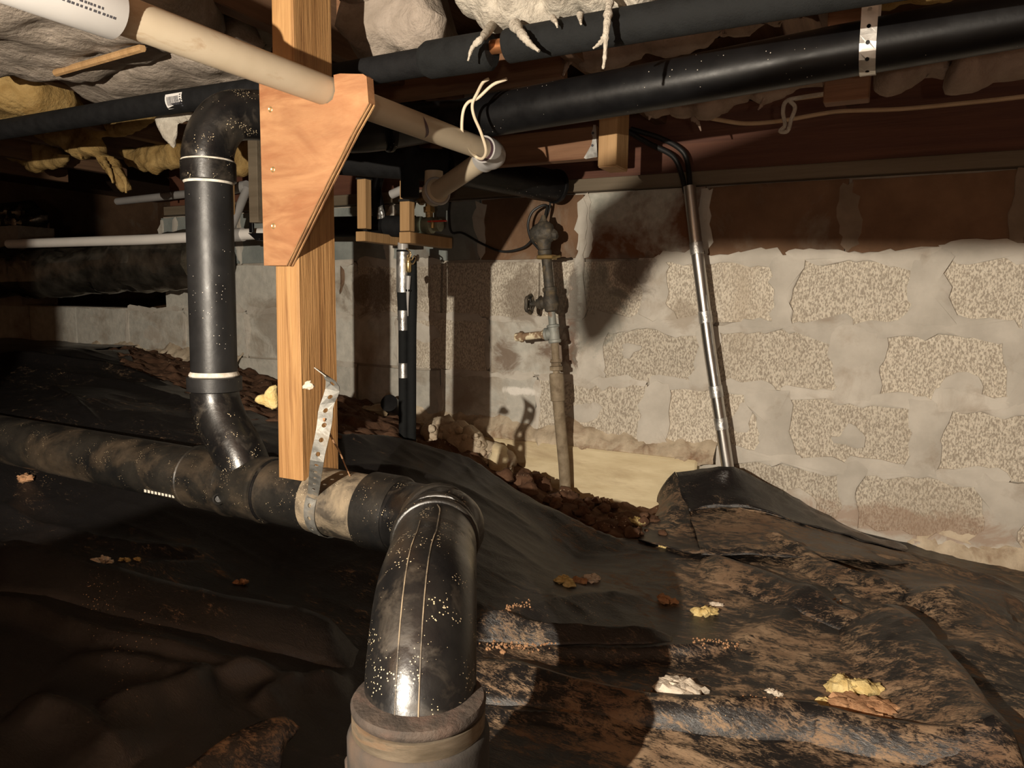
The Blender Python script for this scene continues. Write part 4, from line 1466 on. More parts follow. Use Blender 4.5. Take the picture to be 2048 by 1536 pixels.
# ================================================================== INSULATED PIPE WITH BALL VALVE
Yv = 2.0
q0, q1 = np.array(pY(560, 455, Yv)), np.array(pY(845, 452, Yv))
vt = thing('valved_pipe', q1, 'black insulated pipe in the cradles ending in a red-handled valve', 'pipe')
obj('foam_sleeve', tube([q0, np.array(pY(828, 452, Yv))], .034, 28), 'foam_black', vt)
t0 = np.array(pY(748, 454, Yv))
obj('tape_wrap', tube([t0, np.array(pY(775, 454, Yv))], .0355, 28), 'abs_clean', vt)
obj('valve_body', spin(np.array(pY(828, 451, Yv)), np.array(pY(890, 450, Yv)), [(0, .028), (.03, .028), (.032, .020), (.045, .026), (.07, .026), (.075, .018), (.10, .020), (.102, .014)], 16), 'valve_green', vt)
hc = np.array(pY(868, 443, Yv - .02))
obj('valve_handle', box(hc[0] - .022, hc[0] + .045, hc[1] - .006, hc[1] + .006, hc[2] - .002, hc[2] + .003, .0015), 'red', vt, deg=30, label='red lever handle')
obj('valve_stem', spin(hc + np.array([-.005, 0, -.02]), hc + np.array([-.005, 0, 1]), [(0, .006), (.024, .006)], 10), 'brass', vt)
bh = np.array(pY(857, 398, Yv))
obj('brass_tee', join(spin(bh + np.array([-.035, 0, 0]), bh + np.array([1, 0, 0]), [(0, .010), (.004, .018), (.012, .018), (.014, .014), (.055, .014), (.057, .018), (.066, .018), (.07, .01)], 14)), 'brass_dark', vt)
obj('brass_union', spin(np.array(pY(858, 408, Yv)), np.array(pY(859, 440, Yv)), [(0, .012), (.008, .012), (.009, .018), (.026, .018), (.027, .012), (.045, .012)], 8), 'brass', vt)
obj('black_fitting', spin(np.array(pY(822, 398, Yv - .02)), np.array(pY(822, 420, Yv - .02)), [(0, .014), (.01, .014), (.011, .017), (.03, .012)], 12), 'abs', vt)
obj('pvc_stub', tube([np.array(pY(783, 389, Yv)), np.array(pY(812, 376, Yv))], .014, 16), 'pvc_white', vt)
tp = np.array(pY(762, 432, Yv - .02))
obj('silver_tape', puff([tp + np.array(d) for d in ((-.012, 0, .03), (.008, 0, .034), (.014, 0, 0), (.006, 0, -.028), (-.012, 0, -.02))], (0, -1, 0), .007, .004, .004, .008, .5, 60, .002, 4), 'tape_silver', vt)
obj('tape_tail', tube(rail([np.array(pY(757, 345, Yv)), np.array(pY(750, 380, Yv)), np.array(pY(757, 420, Yv)), np.array(pY(760, 450, Yv))], 5), [.022] * 16, 16), 'abs_clean', vt)

# ================================================================== VERTICAL FOAM RISER PAIR
Yr = 1.93
rp_ = thing('foam_riser', pY(812, 880, Yr), 'pair of black foam-covered pipes rising from the sheet, mended with silver tape', 'pipe')
A0, A1 = np.array(pY(807, 895, Yr)), np.array(pY(806, 500, Yr))
B0_, B1_ = np.array(pY(823, 895, Yr + .01)), np.array(pY(824, 515, Yr + .01))
obj('foam_sleeve', tube([A0 - np.array([0, 0, .1]), A0 + (A1 - A0) * .62, A0 + (A1 - A0) * .86, A1], [.0150, .0150, .021, .020], 22), 'foam_grey', rp_)
obj('foam_sleeve', tube([B0_ - np.array([0, 0, .1]), B0_ + (B1_ - B0_) * .62, B0_ + (B1_ - B0_) * .8, B1_], [.0145, .0145, .017, .015], 22), 'foam_grey', rp_)
obj('tape_band', tube([A0 + (A1 - A0) * .36, A0 + (A1 - A0) * .435], .0156, 22), 'tape_silver', rp_)
obj('tape_band', tube([A0 + (A1 - A0) * .60, A0 + (A1 - A0) * .645, A0 + (A1 - A0) * .70], [.0156, .0160, .0185], 22), 'tape_silver', rp_)
obj('tape_band', tube([A0 + (A1 - A0) * .79, A0 + (A1 - A0) * .99], [.0213, .0206], 22), 'tape_silver', rp_)
obj('white_collar', tube([A1 - np.array([0, 0, .002]), A1 + np.array([0, 0, .022])], .0165, 20), 'pvc_white', rp_)
c0_ = np.array(pY(817, 565, Yr - .012))
obj('brass_fitting', spin(np.array(pY(817, 545, Yr - .012)), np.array(pY(817, 514, Yr - .012)), [(0, .006), (.004, .009), (.03, .009), (.032, .007), (.045, .007)], 10), 'brass', rp_)
obj('white_cable', tube(rail([np.array(pY(817, 552, Yr - .014)), np.array(pY(816, 580, Yr - .016)), np.array(pY(815.5, 605, Yr - .016)), np.array(pY(816, 632, Yr - .012))], 5), np.linspace(.008, .0015, 16), 12), 'pvc_white', rp_)
obj('cable_ring', tube([np.array(pY(816, 579, Yr - .016)), np.array(pY(816, 583, Yr - .016))], .0088, 12), 'abs', rp_)
obj('wire_tangle', tube(rail([np.array(pY(a, b, Yr - .01)) for a, b in ((812, 497), (821, 505), (815, 512), (823, 520), (828, 512), (832, 516), (826, 528), (818, 522), (822, 508), (813, 516))], 5), .0022, 6), 'brass_dark', rp_)
obj('foam_nub', clump(pY(791, 548, Yr), (.008, .006, .012), 3, 7, 9, .3), 'insul_white', rp_)
obj('foam_nub', clump(pY(835, 516, Yr), (.006, .006, .010), 5, 7, 9, .3), 'insul_white', rp_)
S0, S1 = np.array(pY(820, 397, 1.80)), np.array(pY(820, 330, 1.80))
obj('drop_sleeve', tube([S0, S0 + np.array([0, 0, .003]), S1 + np.array([0, 0, .06])], [.022, .0265, .0265], 26), 'foam_grey', label='short dark foam stub hanging below the sloping outlet pipe', cat='pipe')
S2, S3 = np.array(pY(802, 232, 1.75)), np.array(pY(802, 150, 1.75))
obj('vertical_sleeve', tube([S2 - np.array([0, 0, .04]), S3 + np.array([0, 0, .06])], .027, 26), 'foam_grey', label='dark blue-grey vertical foam sleeve behind the gusset prong', cat='pipe')
obj('copper_drop', tube([np.array(pY(869, 240, 1.9)), np.array(pY(870, 180, 1.9))], .010, 14), 'copper', label='short dull copper drop behind the thick black pipe', cat='pipe')

# ================================================================== GAS LINE ON THE WALL
YGs = YW - .15
gl = thing('gas_line', pY(1130, 985, YGs), 'old brown iron gas line with valve and capped tee on the block wall', 'pipe')


def gpt(a, b, y=YGs):
    return np.array(pY(a, b, y))


obj('lower_pipe', tube([gpt(1132, 1004, YW - .10), gpt(1128, 930, YW - .115), gpt(1116, 800)], .0185, 22), 'iron_brown', gl)
obj('sleeve', spin(gpt(1116, 802), gpt(1113, 752), [(0, .021), (.002, .023), (.085, .0235), (.09, .021)], 22), 'iron_brown', gl)
obj('union_nut', spin(gpt(1113, 754), gpt(1112, 722), [(0, .012), (.02, .012), (.022, .022), (.034, .0225), (.036, .017), (.046, .017), (.048, .021), (.058, .019)], 8), 'iron_brown', gl)
obj('nipple', tube([gpt(1112, 728), gpt(1109, 680)], .0125, 18), 'iron_brown', gl)
obj('tee', join(spin(gpt(1110, 686), gpt(1106, 650), [(0, .018), (.003, .021), (.010, .021), (.012, .018), (.05, .018), (.052, .021), (.058, .021), (.06, .016)], 18), spin(gpt(1108, 667), gpt(1088, 669), [(0, .016), (.02, .017), (.022, .021), (.03, .021), (.031, .014)], 18)), 'iron_grey', gl)
obj('cap_nipple', spin(gpt(1090, 669), gpt(1040, 674), [(0, .013), (.002, .0165), (.006, .0165), (.008, .0125), (.09, .0125)], 16), 'cap_paint', gl)
obj('end_cap', spin(gpt(1048, 673), gpt(1026, 675), [(0, .0145), (.003, .018), (.012, .019), (.014, .015), (.030, .014), (.032, .011)], 8), 'cap_paint', gl)
obj('mid_nipple', tube([gpt(1106, 655), gpt(1102, 615)], .0125, 16), 'iron_grey', gl)
obj('valve_body', join(spin(gpt(1103, 624), gpt(1099, 572), [(0, .015), (.004, .021), (.014, .023), (.020, .026), (.045, .026), (.052, .022), (.062, .020), (.066, .023), (.078, .023), (.08, .016)], 18),
                       spin(gpt(1100, 606), gpt(1080, 607), [(0, .018), (.026, .018), (.028, .021), (.038, .019)], 14)), 'iron', gl)
obj('valve_bonnet', spin(gpt(1084, 606.5), gpt(1070, 607.5), [(0, .012), (.003, .016), (.018, .016), (.02, .008), (.05, .006)], 6), 'iron', gl)
hw0 = gpt(1066, 608)
ax = gpt(1056, 608.5) - hw0
ax /= np.linalg.norm(ax)
ring = []
for k in range(25):
    a = 2 * math.pi * k / 24
    rr = .027 + .003 * math.cos(5 * a)
    ring.append(hw0 + ax * .012 + np.array([0, 1, 0]) * rr * math.cos(a) + np.array([0, 0, 1]) * rr * math.sin(a))
sp = [tube([hw0 + ax * .012, hw0 + ax * .012 + np.array([0, math.cos(a), 0]) * .026 + np.array([0, 0, math.sin(a)]) * .026], .004, 8) for a in np.linspace(0, 2 * math.pi, 5, endpoint=False)]
obj('handwheel', join(tube(ring, .0062, 10, False), tube([hw0 - ax * .02, hw0 + ax * .02], .007, 10), *sp), 'iron', gl)
obj('upper_pipe', tube([gpt(1099, 578), gpt(1093, 515)], .0165, 18), 'iron', gl)
obj('pipe_clamp', join(box(gpt(1078, 518)[0], gpt(1110, 518)[0], YGs - .02, YGs + .02, gpt(1093, 519)[2], gpt(1093, 510)[2], .003), spin(gpt(1104, 515, YGs - .015), gpt(1116, 513, YGs - .015), [(0, .004), (.03, .004)], 8)), 'brass', gl, deg=30)
gm = gpt(1086, 465)
obj('regulator_head', join(clump(gm, (.040, .030, .038), 2, 12, 18, .18), spin(gpt(1090, 512), gpt(1087, 470), [(0, .017), (.004, .022), (.016, .023), (.02, .019), (.05, .026)], 14), spin(gpt(1086, 470), gpt(1087, 430), [(0, .03), (.03, .022), (.05, .010), (.062, .006)], 14),
     clump(gpt(1107, 470), (.016, .016, .018), 4, 8, 10, .2), clump(gpt(1070, 475), (.014, .016, .016), 6, 8, 10, .2)), 'iron', gl)
obj('ground_cable', tube(rail([gpt(900, 405, 2.28), gpt(898, 430, 2.3), gpt(903, 464, 2.31), gpt(925, 466, 2.32), gpt(965, 488, 2.325), gpt(1005, 503, 2.325), gpt(1045, 496, 2.32), gpt(1066, 478, 2.31), gpt(1075, 470, 2.28)], 6), .0042, 8), 'cable_black', label='thin black cable sagging across the brown stained blocks', cat='cable')
obj('loop_cable', tube(rail([gpt(1092, 515, 2.26), gpt(1075, 495, 2.26), gpt(1062, 478, 2.265), gpt(1056, 450, 2.27), gpt(1064, 425, 2.275), gpt(1082, 412, 2.28), gpt(1094, 412, 2.28), gpt(1092, 425, 2.27), gpt(1086, 455, 2.25)], 6), .0045, 8), 'cable_black', label='black cable looped above the gas regulator head', cat='cable')
obj('drop_cable', tube(rail([gpt(1102, 396, 2.30), gpt(1098, 420, 2.29), gpt(1091, 440, 2.28), gpt(1088, 462, 2.26)], 6), .0035, 8), 'cable_black', label='short black cable dropping from the outlet pipe to the regulator', cat='cable')

# ================================================================== METAL CONDUIT
YC = YW - .085
cp = [np.array(pY(a, b, YC)) for a, b in ((1379, 372), (1390, 470), (1404, 580), (1418, 690), (1437, 815), (1457, 945))]
cn = thing('metal_conduit', cp[-1], 'shiny metal conduit leaning down the block wall into the plastic', 'conduit')
cpa = rail(cp, 4)
obj('tube', tube(np.vstack([cpa, cpa[-1] + (cpa[-1] - cpa[-2]) * 1.5]), .0185, 28), 'emt', cn)
for a, b, h in ((1393, 497, 8), (1411, 635, 10), (1431.5, 773, 12), (1441, 848, 9)):
    c = np.array(pY(a, b, YC))
    d = (cp[-1] - cp[0]) / np.linalg.norm(cp[-1] - cp[0])
    i = np.argmin(np.linalg.norm(cpa - c, axis=1))
    tdir = (cpa[min(i + 1, len(cpa) - 1)] - cpa[max(0, i - 1)])
    tdir /= np.linalg.norm(tdir)
    c = cpa[i]
    obj('tape_band', spin(c - tdir * .018, c + tdir, [(0, .0188), (.001, .0200), (.035, .0200), (.036, .0188)], 28), 'tape_silver', cn)
obj('seam_print', tube([np.array(pY(1407, 590, YC - .0185)) + np.array([.007, .003, 0]), np.array(pY(1432, 770, YC - .0185)) + np.array([.007, .003, 0])], .0015, 6), 'tape_silver', cn)
obj('feed_cable', tube(rail([np.array(pY(1255, 262, 2.28)), np.array(pY(1300, 288, 2.29)), np.array(pY(1345, 312, 2.29)), np.array(pY(1362, 345, 2.295)), np.array(pY(1371, 385, YC))], 6), .0080, 10), 'cable_black', label='black cable curving into the conduit, the lower of two', cat='cable')
obj('feed_cable', tube(rail([np.array(pY(1262, 258, 2.29)), np.array(pY(1320, 276, 2.30)), np.array(pY(1360, 298, 2.30)), np.array(pY(1375, 325, 2.305)), np.array(pY(1381, 385, YC))], 6), .0080, 10), 'cable_black', label='black cable curving into the conduit, the upper of two', cat='cable')

# ================================================================== CABLES UNDER THE FLOOR
obj('floor_cable', tube(rail([np.array(pY(a, b, y)) for a, b, y in ((1400, 232, 2.1), (1440, 240, 2.15), (1492, 247, 2.2), (1560, 242, 2.25), (1640, 228, 2.28), (1690, 222, 2.29), (1800, 218, 2.29), (1920, 207, 2.29), (2048, 193, 2.29), (2150, 178, 2.29))], 5), .0058, 8), 'cable_warm', label='long beige cable strung along the dark rim board', cat='cable')
obj('loop_tail', tube(rail([np.array(pY(a, b, 2.0)) for a, b in ((1660, 186), (1600, 195), (1572, 203), (1566, 225), (1570, 250), (1560, 262), (1575, 262), (1582, 240), (1590, 215), (1580, 202))], 5), .0050, 8), 'insul_white', label='pale frayed loop dangling over the beige cable', cat='cord')
obj('short_cable', tube(rail([np.array(pY(a, b, 2.2)) for a, b in ((1590, 198), (1640, 191), (1650, 190), (1653, 203), (1672, 206))], 5), .0052, 8), 'cable_warm', label='short beige cable bend under the upper right insulation', cat='cable')

# ================================================================== LEFT SIDE: WHITE PIPES AND FOIL DUCT
lw = thing('side_pipe', pY(300, 478, 1.95), 'horizontal white plastic pipe passing behind the black riser at left', 'pipe')
obj('pipe', tube([np.array(pY(18, 488, 1.95)), np.array(pY(300, 479, 1.95)), np.array(pY(540, 466, 1.95))], .0195, 22), 'pvc_side', lw)
obj('coupling', tube([np.array(pY(468, 470, 1.95)), np.array(pY(486, 469, 1.95))], .0235, 22), 'pvc_white', lw)
l2 = thing('branch_pipe', pY(400, 385, 2.25), 'dim white pipe with a slanting branch above the left horizontal pipe', 'pipe')
obj('pipe', tube([np.array(pY(235, 403, 2.3)), np.array(pY(400, 385, 2.25)), np.array(pY(492, 373, 2.2))], .0165, 18), 'pvc_white', l2)
obj('hub', tube([np.array(pY(466, 377, 2.2)), np.array(pY(494, 372, 2.2))], .022, 18), 'pvc_white', l2)
obj('slant_pipe', tube([np.array(pY(494, 378, 2.2)), np.array(pY(462, 455, 2.1))], .0165, 18), 'pvc_white', l2)
obj('pipe_hook', join(box(pY(497, 430, 1.9)[0], pY(504, 430, 1.9)[0], 1.9, 1.91, pY(500, 465, 1.9)[2], pY(500, 428, 1.9)[2], .001), prism([pY(a, b, 1.9) for a, b in ((496, 466), (526, 466), (526, 481), (512, 481))], (0, .05, 0))), 'abs_clean', deg=30, label='black pipe hook under the white pipe at the gusset', cat='hook')
# foil-wrapped duct
n_, mth = 70, 30
P = np.array([[-4.5 + 2.05 * t, 2.02 + .05 * t, .745 + .06 * t ** 2] for t in np.linspace(0, 1, n_)])
Vd, Fd = tube(P, .115, mth)
Vd = np.array(Vd)
nn = fbm(Vd, 7, 3, 41)
rid = 1 - np.abs(fbm(Vd, 12, 3, 44))
axis_pt = np.repeat(P, mth, axis=0)
dirv = (Vd - axis_pt) / .115
Vd = axis_pt + dirv * (.105 + .016 * nn + .020 * (rid - .5))[:, None]
obj('foil_duct', (Vd, Fd), 'foil', deg=25, label='crumpled dark foil-wrapped duct under the left white pipe', cat='duct')
tr = puff([pY(a, b, 2.6) for a, b in ((0, 410), (60, 400), (95, 430), (90, 480), (20, 500), (-40, 500))], (0, -1, 0), .07, .04, .012, .08, .6, 16, .01, 9)
obj('foil_bundle', tr, 'foil', deg=25, label='small crumpled foil bundle at the far left above the duct', cat='foil bundle')

# ================================================================== INSULATION OVERHEAD
def batt_z(name, px, Z, m, label, thick=.03, up=.09, res=.014, edge=.08, lump=.6, ls=7, jag=.012, seed=0, cat='insulation', deg=60, wisps=()):
    pts = [pZ(a, b, Z) for a, b in px]
    o = obj(name, puff(pts, (0, 0, -1), thick, up, res, edge, lump, ls, jag, seed), m, deg=deg, label=label, cat=cat)
    return o


def wisp(parent, pts, r0, m, seed=0):
    pts = rail([np.array(p) for p in pts], 6)
    r = np.linspace(r0, r0 * .25, len(pts))
    rr = random.Random(seed)
    r = r * np.array([1 + rr.uniform(-.25, .25) for _ in r])
    return obj('wisp', tube(pts, r, 9), m, parent, deg=70)


def batt_y(name, px, Y, m, label, front=.05, back=.05, res=.010, edge=.035, lump=.7, ls=14, jag=.010, seed=0, cat='insulation', wisps=()):
    pts = [pY(a, b, Y) for a, b in px]
    o = obj(name, puff(pts, (0, -1, 0), front, back, res, edge, lump, ls, jag, seed), m, deg=60, label=label, cat=cat)
    for k, (wp, r) in enumerate(wisps):
        wisp(o, [pY(a, b, y) for a, b, y in wp], r, m, seed + k)
    return o


batt_z('insulation_batt', [(-120, -40), (380, -60), (430, 20), (455, 62), (250, 118), (100, 140), (-40, 130), (-120, 60)], 1.205, 'insul', 'pale sagging insulation batt at upper left behind the white coupling', .045, .10, seed=1)
batt_z('insulation_batt', [(105, 150), (290, 100), (460, 70), (535, 90), (520, 165), (420, 185), (330, 192), (230, 196), (150, 178)], 1.195, 'insul', 'wrinkled pale insulation batt above the barcode label', .04, .10, seed=2)
batt_z('insulation_batt', [(250, -60), (430, -40), (545, 20), (545, 45), (480, 20), (430, 8), (300, 20)], 1.26, 'insul', 'pale insulation strip at the top edge left of the post', .03, .08, seed=3)
batt_z('insulation_batt', [(460, 60), (545, 35), (545, 95), (530, 120), (490, 100)], 1.25, 'insul', 'small pale insulation patch touching the post on its left', .02, .08, seed=33)
batt_z('insulation_batt', [(678, 55), (760, 40), (830, 20), (880, 28), (905, 70), (930, 90), (860, 104), (800, 102), (735, 95), (682, 75)], 1.20, 'insul', 'folded white insulation between the post and the bare copper', .05, .10, seed=4, ls=12, lump=1.0)
batt_z('insulation_batt', [(676, -20), (740, -30), (790, 5), (760, 20), (690, 18)], 1.26, 'insul', 'bit of insulation at the top edge right of the post', .03, .08, seed=34)
batt_y('torn_insulation', [(918, -60), (1325, -60), (1318, 10), (1290, 38), (1210, 42), (1180, 30), (1150, 45), (1105, 50), (1080, 62), (1040, 58), (1005, 66), (975, 58), (955, 45), (950, 25), (925, 20)], 1.26, 'insul_white', 'torn white insulation hanging in strands over the foam pipe',
       .05, .07, seed=5, lump=1.0, ls=20, edge=.03, wisps=[(((985, 50, 1.24), (965, 75, 1.16), (945, 95, 1.15), (936, 122, 1.15)), .008), (((1030, 50, 1.2), (1045, 70, 1.16), (1060, 88, 1.16), (1078, 102, 1.16)), .010), (((1105, 35, 1.2), (1112, 45, 1.17), (1115, 56, 1.17)), .006),
                                                           (((1222, -20, 1.2), (1216, 30, 1.16), (1212, 70, 1.15), (1210, 110, 1.15), (1206, 138, 1.15)), .008), (((1212, 70, 1.15), (1200, 86, 1.15), (1186, 97, 1.15)), .006), (((1160, 30, 1.2), (1162, 48, 1.17)), .006)])
batt_y('draped_insulation', [(1110, 98), (1180, 82), (1300, 60), (1400, 45), (1448, 40), (1440, 62), (1420, 85), (1370, 105), (1340, 110), (1290, 108), (1255, 125), (1225, 142), (1190, 142), (1160, 132), (1135, 125), (1118, 118)], 1.72, 'insul_pink', 'pinkish insulation draped between the foam pipe and the thick black pipe',
       .06, .05, seed=6, lump=.6, ls=9, wisps=[(((1138, 120, 1.67), (1132, 135, 1.66), (1126, 152, 1.66)), .009)])
batt_y('draped_insulation', [(1435, 70), (1450, 42), (1530, 30), (1610, 10), (1605, 35), (1560, 48), (1520, 50), (1490, 62), (1465, 78)], 1.66, 'insul_pink', 'pinkish insulation end at right of the draped batt, near the strap block', .05, .05, seed=7)
batt_y('low_insulation', [(1290, 222), (1350, 205), (1450, 190), (1520, 178), (1610, 150), (1655, 145), (1650, 172), (1600, 182), (1545, 200), (1525, 210), (1510, 196), (1440, 225), (1400, 243), (1370, 240), (1340, 232), (1310, 240)], 2.02, 'insul_pink', 'ragged insulation hanging under the thick black pipe right of the wood block',
       .05, .05, seed=8, lump=.8, ls=14, wisps=[(((1385, 236, 1.97), (1396, 246, 1.96), (1402, 262, 1.96)), .007), (((1530, 200, 1.98), (1522, 212, 1.97), (1516, 220, 1.97)), .007), (((1300, 232, 1.97), (1298, 240, 1.97)), .006)])
batt_y('right_insulation', [(1750, 140), (1830, 122), (1905, 105), (1905, 148), (1860, 155), (1830, 178), (1790, 190), (1752, 178)], 2.0, 'insul_pink', 'dull insulation flap just right of the metal strap', .05, .05, seed=10, lump=.5, ls=7)
batt_y('right_insulation', [(1905, 112), (1960, 105), (2070, 75), (2070, 150), (1990, 168), (1930, 188), (1885, 190), (1888, 155)], 1.97, 'insul_pink', 'dull insulation roll at the far upper right corner', .06, .06, seed=11, lump=.5, ls=7)
batt_y('back_insulation', [(880, 215), (930, 175), (1000, 166), (1080, 165), (1150, 170), (1150, 200), (1050, 205), (960, 215)], 1.98, 'insul', 'pale insulation strip showing above the thick black pipe at the cord', .03, .05, seed=12, lump=.4)
batt_y('back_insulation', [(1520, 5), (1650, -30), (2080, -40), (1950, 0), (1800, 8), (1755, 18), (1640, 22)], 1.8, 'insul_yellow', 'yellowish insulation edge along the very top right', .04, .05, seed=13)
batt_z('insulation_batt', [(-100, 165), (60, 178), (150, 200), (168, 225), (100, 240), (0, 252), (-100, 260)], 1.20, 'insul_yellow', 'yellow-brown insulation batt at far left above the foam pipe', .04, .09, seed=14)
batt_y('torn_insulation', [(60, 270), (150, 250), (310, 225), (300, 245), (270, 262), (235, 272), (195, 275), (200, 300), (225, 318), (235, 330), (255, 370), (245, 385), (225, 360), (205, 335), (195, 312), (160, 322), (130, 295), (90, 285)], 1.70, 'insul_yellow', 'yellow torn insulation dangling below the foam pipe at left',
       .04, .04, seed=15, lump=.8, ls=14, wisps=[(((205, 320, 1.67), (218, 340, 1.66), (226, 366, 1.66)), .012), (((235, 340, 1.67), (250, 362, 1.66), (252, 386, 1.66)), .012), (((160, 310, 1.68), (162, 316, 1.67)), .01)])
batt_y('white_tuft', [(318, 232), (345, 222), (385, 225), (378, 240), (355, 248), (352, 270), (345, 296), (336, 284), (326, 270), (320, 252)], 1.28, 'insul_white', 'small white insulation tuft hanging beneath the barcode label', .012, .012, res=.006, edge=.015, jag=.005, seed=16)
batt_y('dark_insulation', [(0, 285), (90, 285), (140, 310), (120, 335), (70, 345), (10, 310)], 1.95, 'insul_yellow', 'dim brownish insulation lump at far left under the foam pipe', .04, .04, seed=17)
batt_y('dark_insulation', [(240, 300), (360, 280), (360, 330), (310, 345), (260, 335)], 1.95, 'insul_yellow', 'dim brownish insulation between the torn yellow piece and the riser', .04, .04, seed=18)
batt_y('dark_insulation', [(455, 285), (510, 280), (515, 330), (485, 355), (450, 340)], 1.95, 'insul_yellow', 'dim brownish insulation between the riser elbow and the gusset', .03, .04, seed=19)
obj('support_rod', tube([np.array(pZ(112, 146, 1.15)), np.array(pZ(285, 96, 1.15))], .008, 8), 'block_wood', label='thin wooden rod holding up the left insulation', cat='rod')
batt_y('yellow_tuft', [(548, 768), (555, 770), (555, 815), (538, 818), (524, 812), (514, 800), (517, 790), (530, 788), (540, 776)], 1.05, 'debris_yellow', 'yellow fluffy tuft sticking out behind the post foot', .015, .015, res=.005, edge=.015, jag=.004, seed=20)
obj('white_fluff', clump(at(617, 770, 1.225), (.010, .006, .007), 8, 8, 10, .5), 'debris_white', label='tiny white fluff stuck to the post beside the strap', cat='fluff')

obj('cream_shred', puff([pY(a, b, 1.12) for a, b in ((680, 531), (688, 540), (690, 560), (684, 585), (680, 590), (681, 560))], (0, -1, 0), .004, .004, .004, .006, .3, 40, .0015, 61), 'debris_white', deg=60, label='thin cream shred poking out at the right edge of the post', cat='shred')

# ================================================================== RUBBLE, STUB PIPE, FLAP
obj('stub_pipe', tube([np.array(pY(778, 806, 2.2)), np.array(pY(800, 825, 2.32))], .032, 24), 'abs_clean', label='stubby black pipe end by the wall behind the foam riser', cat='pipe')
for k, (a, b, s) in enumerate(((740, 828, .04), (757, 822, .035), (845, 852, .02))):
    p = np.array(pY(a, b, 2.24))
    obj('rock', clump(p, (s * 1.3, s, s * .7), 20 + k, 8, 10, .35), 'rock', deg=30, label=('tan stone left of the stub pipe', 'tan stone leaning against the stub pipe', 'small pale stone right of the foam riser')[k], cat='stone')
# lump of spilt mortar: a body with many knobs
rs = random.Random(11)
gs = []
spill_px = [(868, 870), (885, 860), (905, 870), (870, 895), (895, 895), (920, 890), (945, 900), (965, 905), (985, 918), (930, 915), (960, 925), (990, 935), (1005, 925), (900, 905), (915, 875), (940, 885), (1000, 945), (975, 945)]
for k, (a, b) in enumerate(spill_px):
    p = np.array(pY(a, b - 4, 2.17 + rs.uniform(-.03, .02)))
    s = rs.uniform(.036, .050)
    gs.append(clump(p, (s * 1.15, s, s), k, 9, 12, .25))
for k in range(150):
    a, b = rs.choice(spill_px)
    p = np.array(pY(a + rs.uniform(-15, 15), b + rs.uniform(-15, 15), 2.125 + rs.uniform(-.015, .02)))
    s = rs.uniform(.006, .014)
    gs.append(clump(p, (s * 1.1, s, s), k + 50, 6, 8, .3))
obj('mortar_spill', join(*gs), 'rubble', deg=60, label='knobbly grey-tan heap of spilt mortar against the wall foot', cat='mortar heap')
obj('broken_block', puff([pY(a, b, 2.12) for a, b in ((990, 885), (1003, 892), (1016, 915), (1014, 945), (985, 950), (978, 920))], (0, -1, 0), .03, .05, .008, .02, .3, 20, .003, 3), 'footing', deg=40, label='smooth tan lump at the right end of the mortar heap', cat='stone')
gs = []
for k, (a, b, s) in enumerate(((1010, 960, .03), (1040, 968, .04), (1070, 965, .035), (1055, 985, .03), (1085, 975, .03), (1125, 1000, .028), (1140, 1003, .03), (1155, 1010, .02))):
    p = on_ground([(a, b)])[0]
    obj('soil_clod', clump(p + np.array([0, 0, s * .2]), (s, s, s * .8), 90 + k, 9, 12, .4), 'soil', floor, deg=60)

# sheet lapped up the wall at the foot of the conduit
def loft(rows_, ny=14, nx=40, jit=.003, seed=0):
    R_ = [rail(np.array(r_), 6) for r_ in rows_]
    R_ = [np.array([[np.interp(t, np.linspace(0, 1, len(q)), q[:, k]) for k in range(3)] for t in np.linspace(0, 1, nx)]) for q in R_]
    C_ = np.array([[rail(np.array([q[i] for q in R_]), 5)] for i in range(nx)])[:, 0]
    m_ = C_.shape[1]
    V_ = C_.reshape(-1, 3)
    V_ = V_ + jit * np.c_[fbm(V_, 16, 2, seed), fbm(V_, 16, 2, seed + 1), fbm(V_, 14, 3, seed + 2)]
    Fc_ = [[i * m_ + j, (i + 1) * m_ + j, (i + 1) * m_ + j + 1, i * m_ + j + 1] for i in range(nx - 1) for j in range(m_ - 1)]
    return V_, Fc_


def G3(a, b, lift=.0):
    p = on_ground([(a, b)])[0]
    p = np.array([p[0], p[1], float(sheet_h([p[:2]])[0]) + lift])
    return p


lap = thing('sheet_lap', pY(1440, 1000, 2.2), 'shiny black plastic flap lapped up the wall at the conduit foot', 'plastic sheet')
rows_ = [[pY(1350, 943, 2.20), pY(1400, 938, 2.205), pY(1455, 934, 2.215), pY(1482, 938, 2.25), pY(1560, 975, 2.32), pY(1640, 1022, 2.338), pY(1720, 1064, 2.335), pY(1800, 1092, 2.33)],
         [pY(1365, 985, 2.13), pY(1410, 980, 2.15), pY(1460, 978, 2.17), pY(1500, 985, 2.20), pY(1570, 1012, 2.23), pY(1650, 1045, 2.24), pY(1730, 1075, 2.25), pY(1810, 1100, 2.26)],
         [pY(1380, 1035, 2.06), pY(1420, 1028, 2.10), pY(1470, 1030, 2.12), pY(1510, 1035, 2.12), pY(1580, 1048, 2.13), pY(1660, 1068, 2.15), pY(1740, 1090, 2.17), pY(1815, 1108, 2.20)],
         [G3(1405, 1122, .012), G3(1470, 1122, .014), G3(1540, 1128, .016), G3(1600, 1132, .016), G3(1660, 1135, .014), G3(1720, 1135, .012), G3(1790, 1135, .010), G3(1860, 1135, .004)]]
o = obj('upper_flap', loft(rows_[:2] + [[(np.array(a_) * .25 + np.array(b_) * .75) for a_, b_ in zip(rows_[1], rows_[2])]], jit=.008, seed=3), 'sheet_lap', lap, deg=80)
o.modifiers.new('t', 'SOLIDIFY').thickness = .002
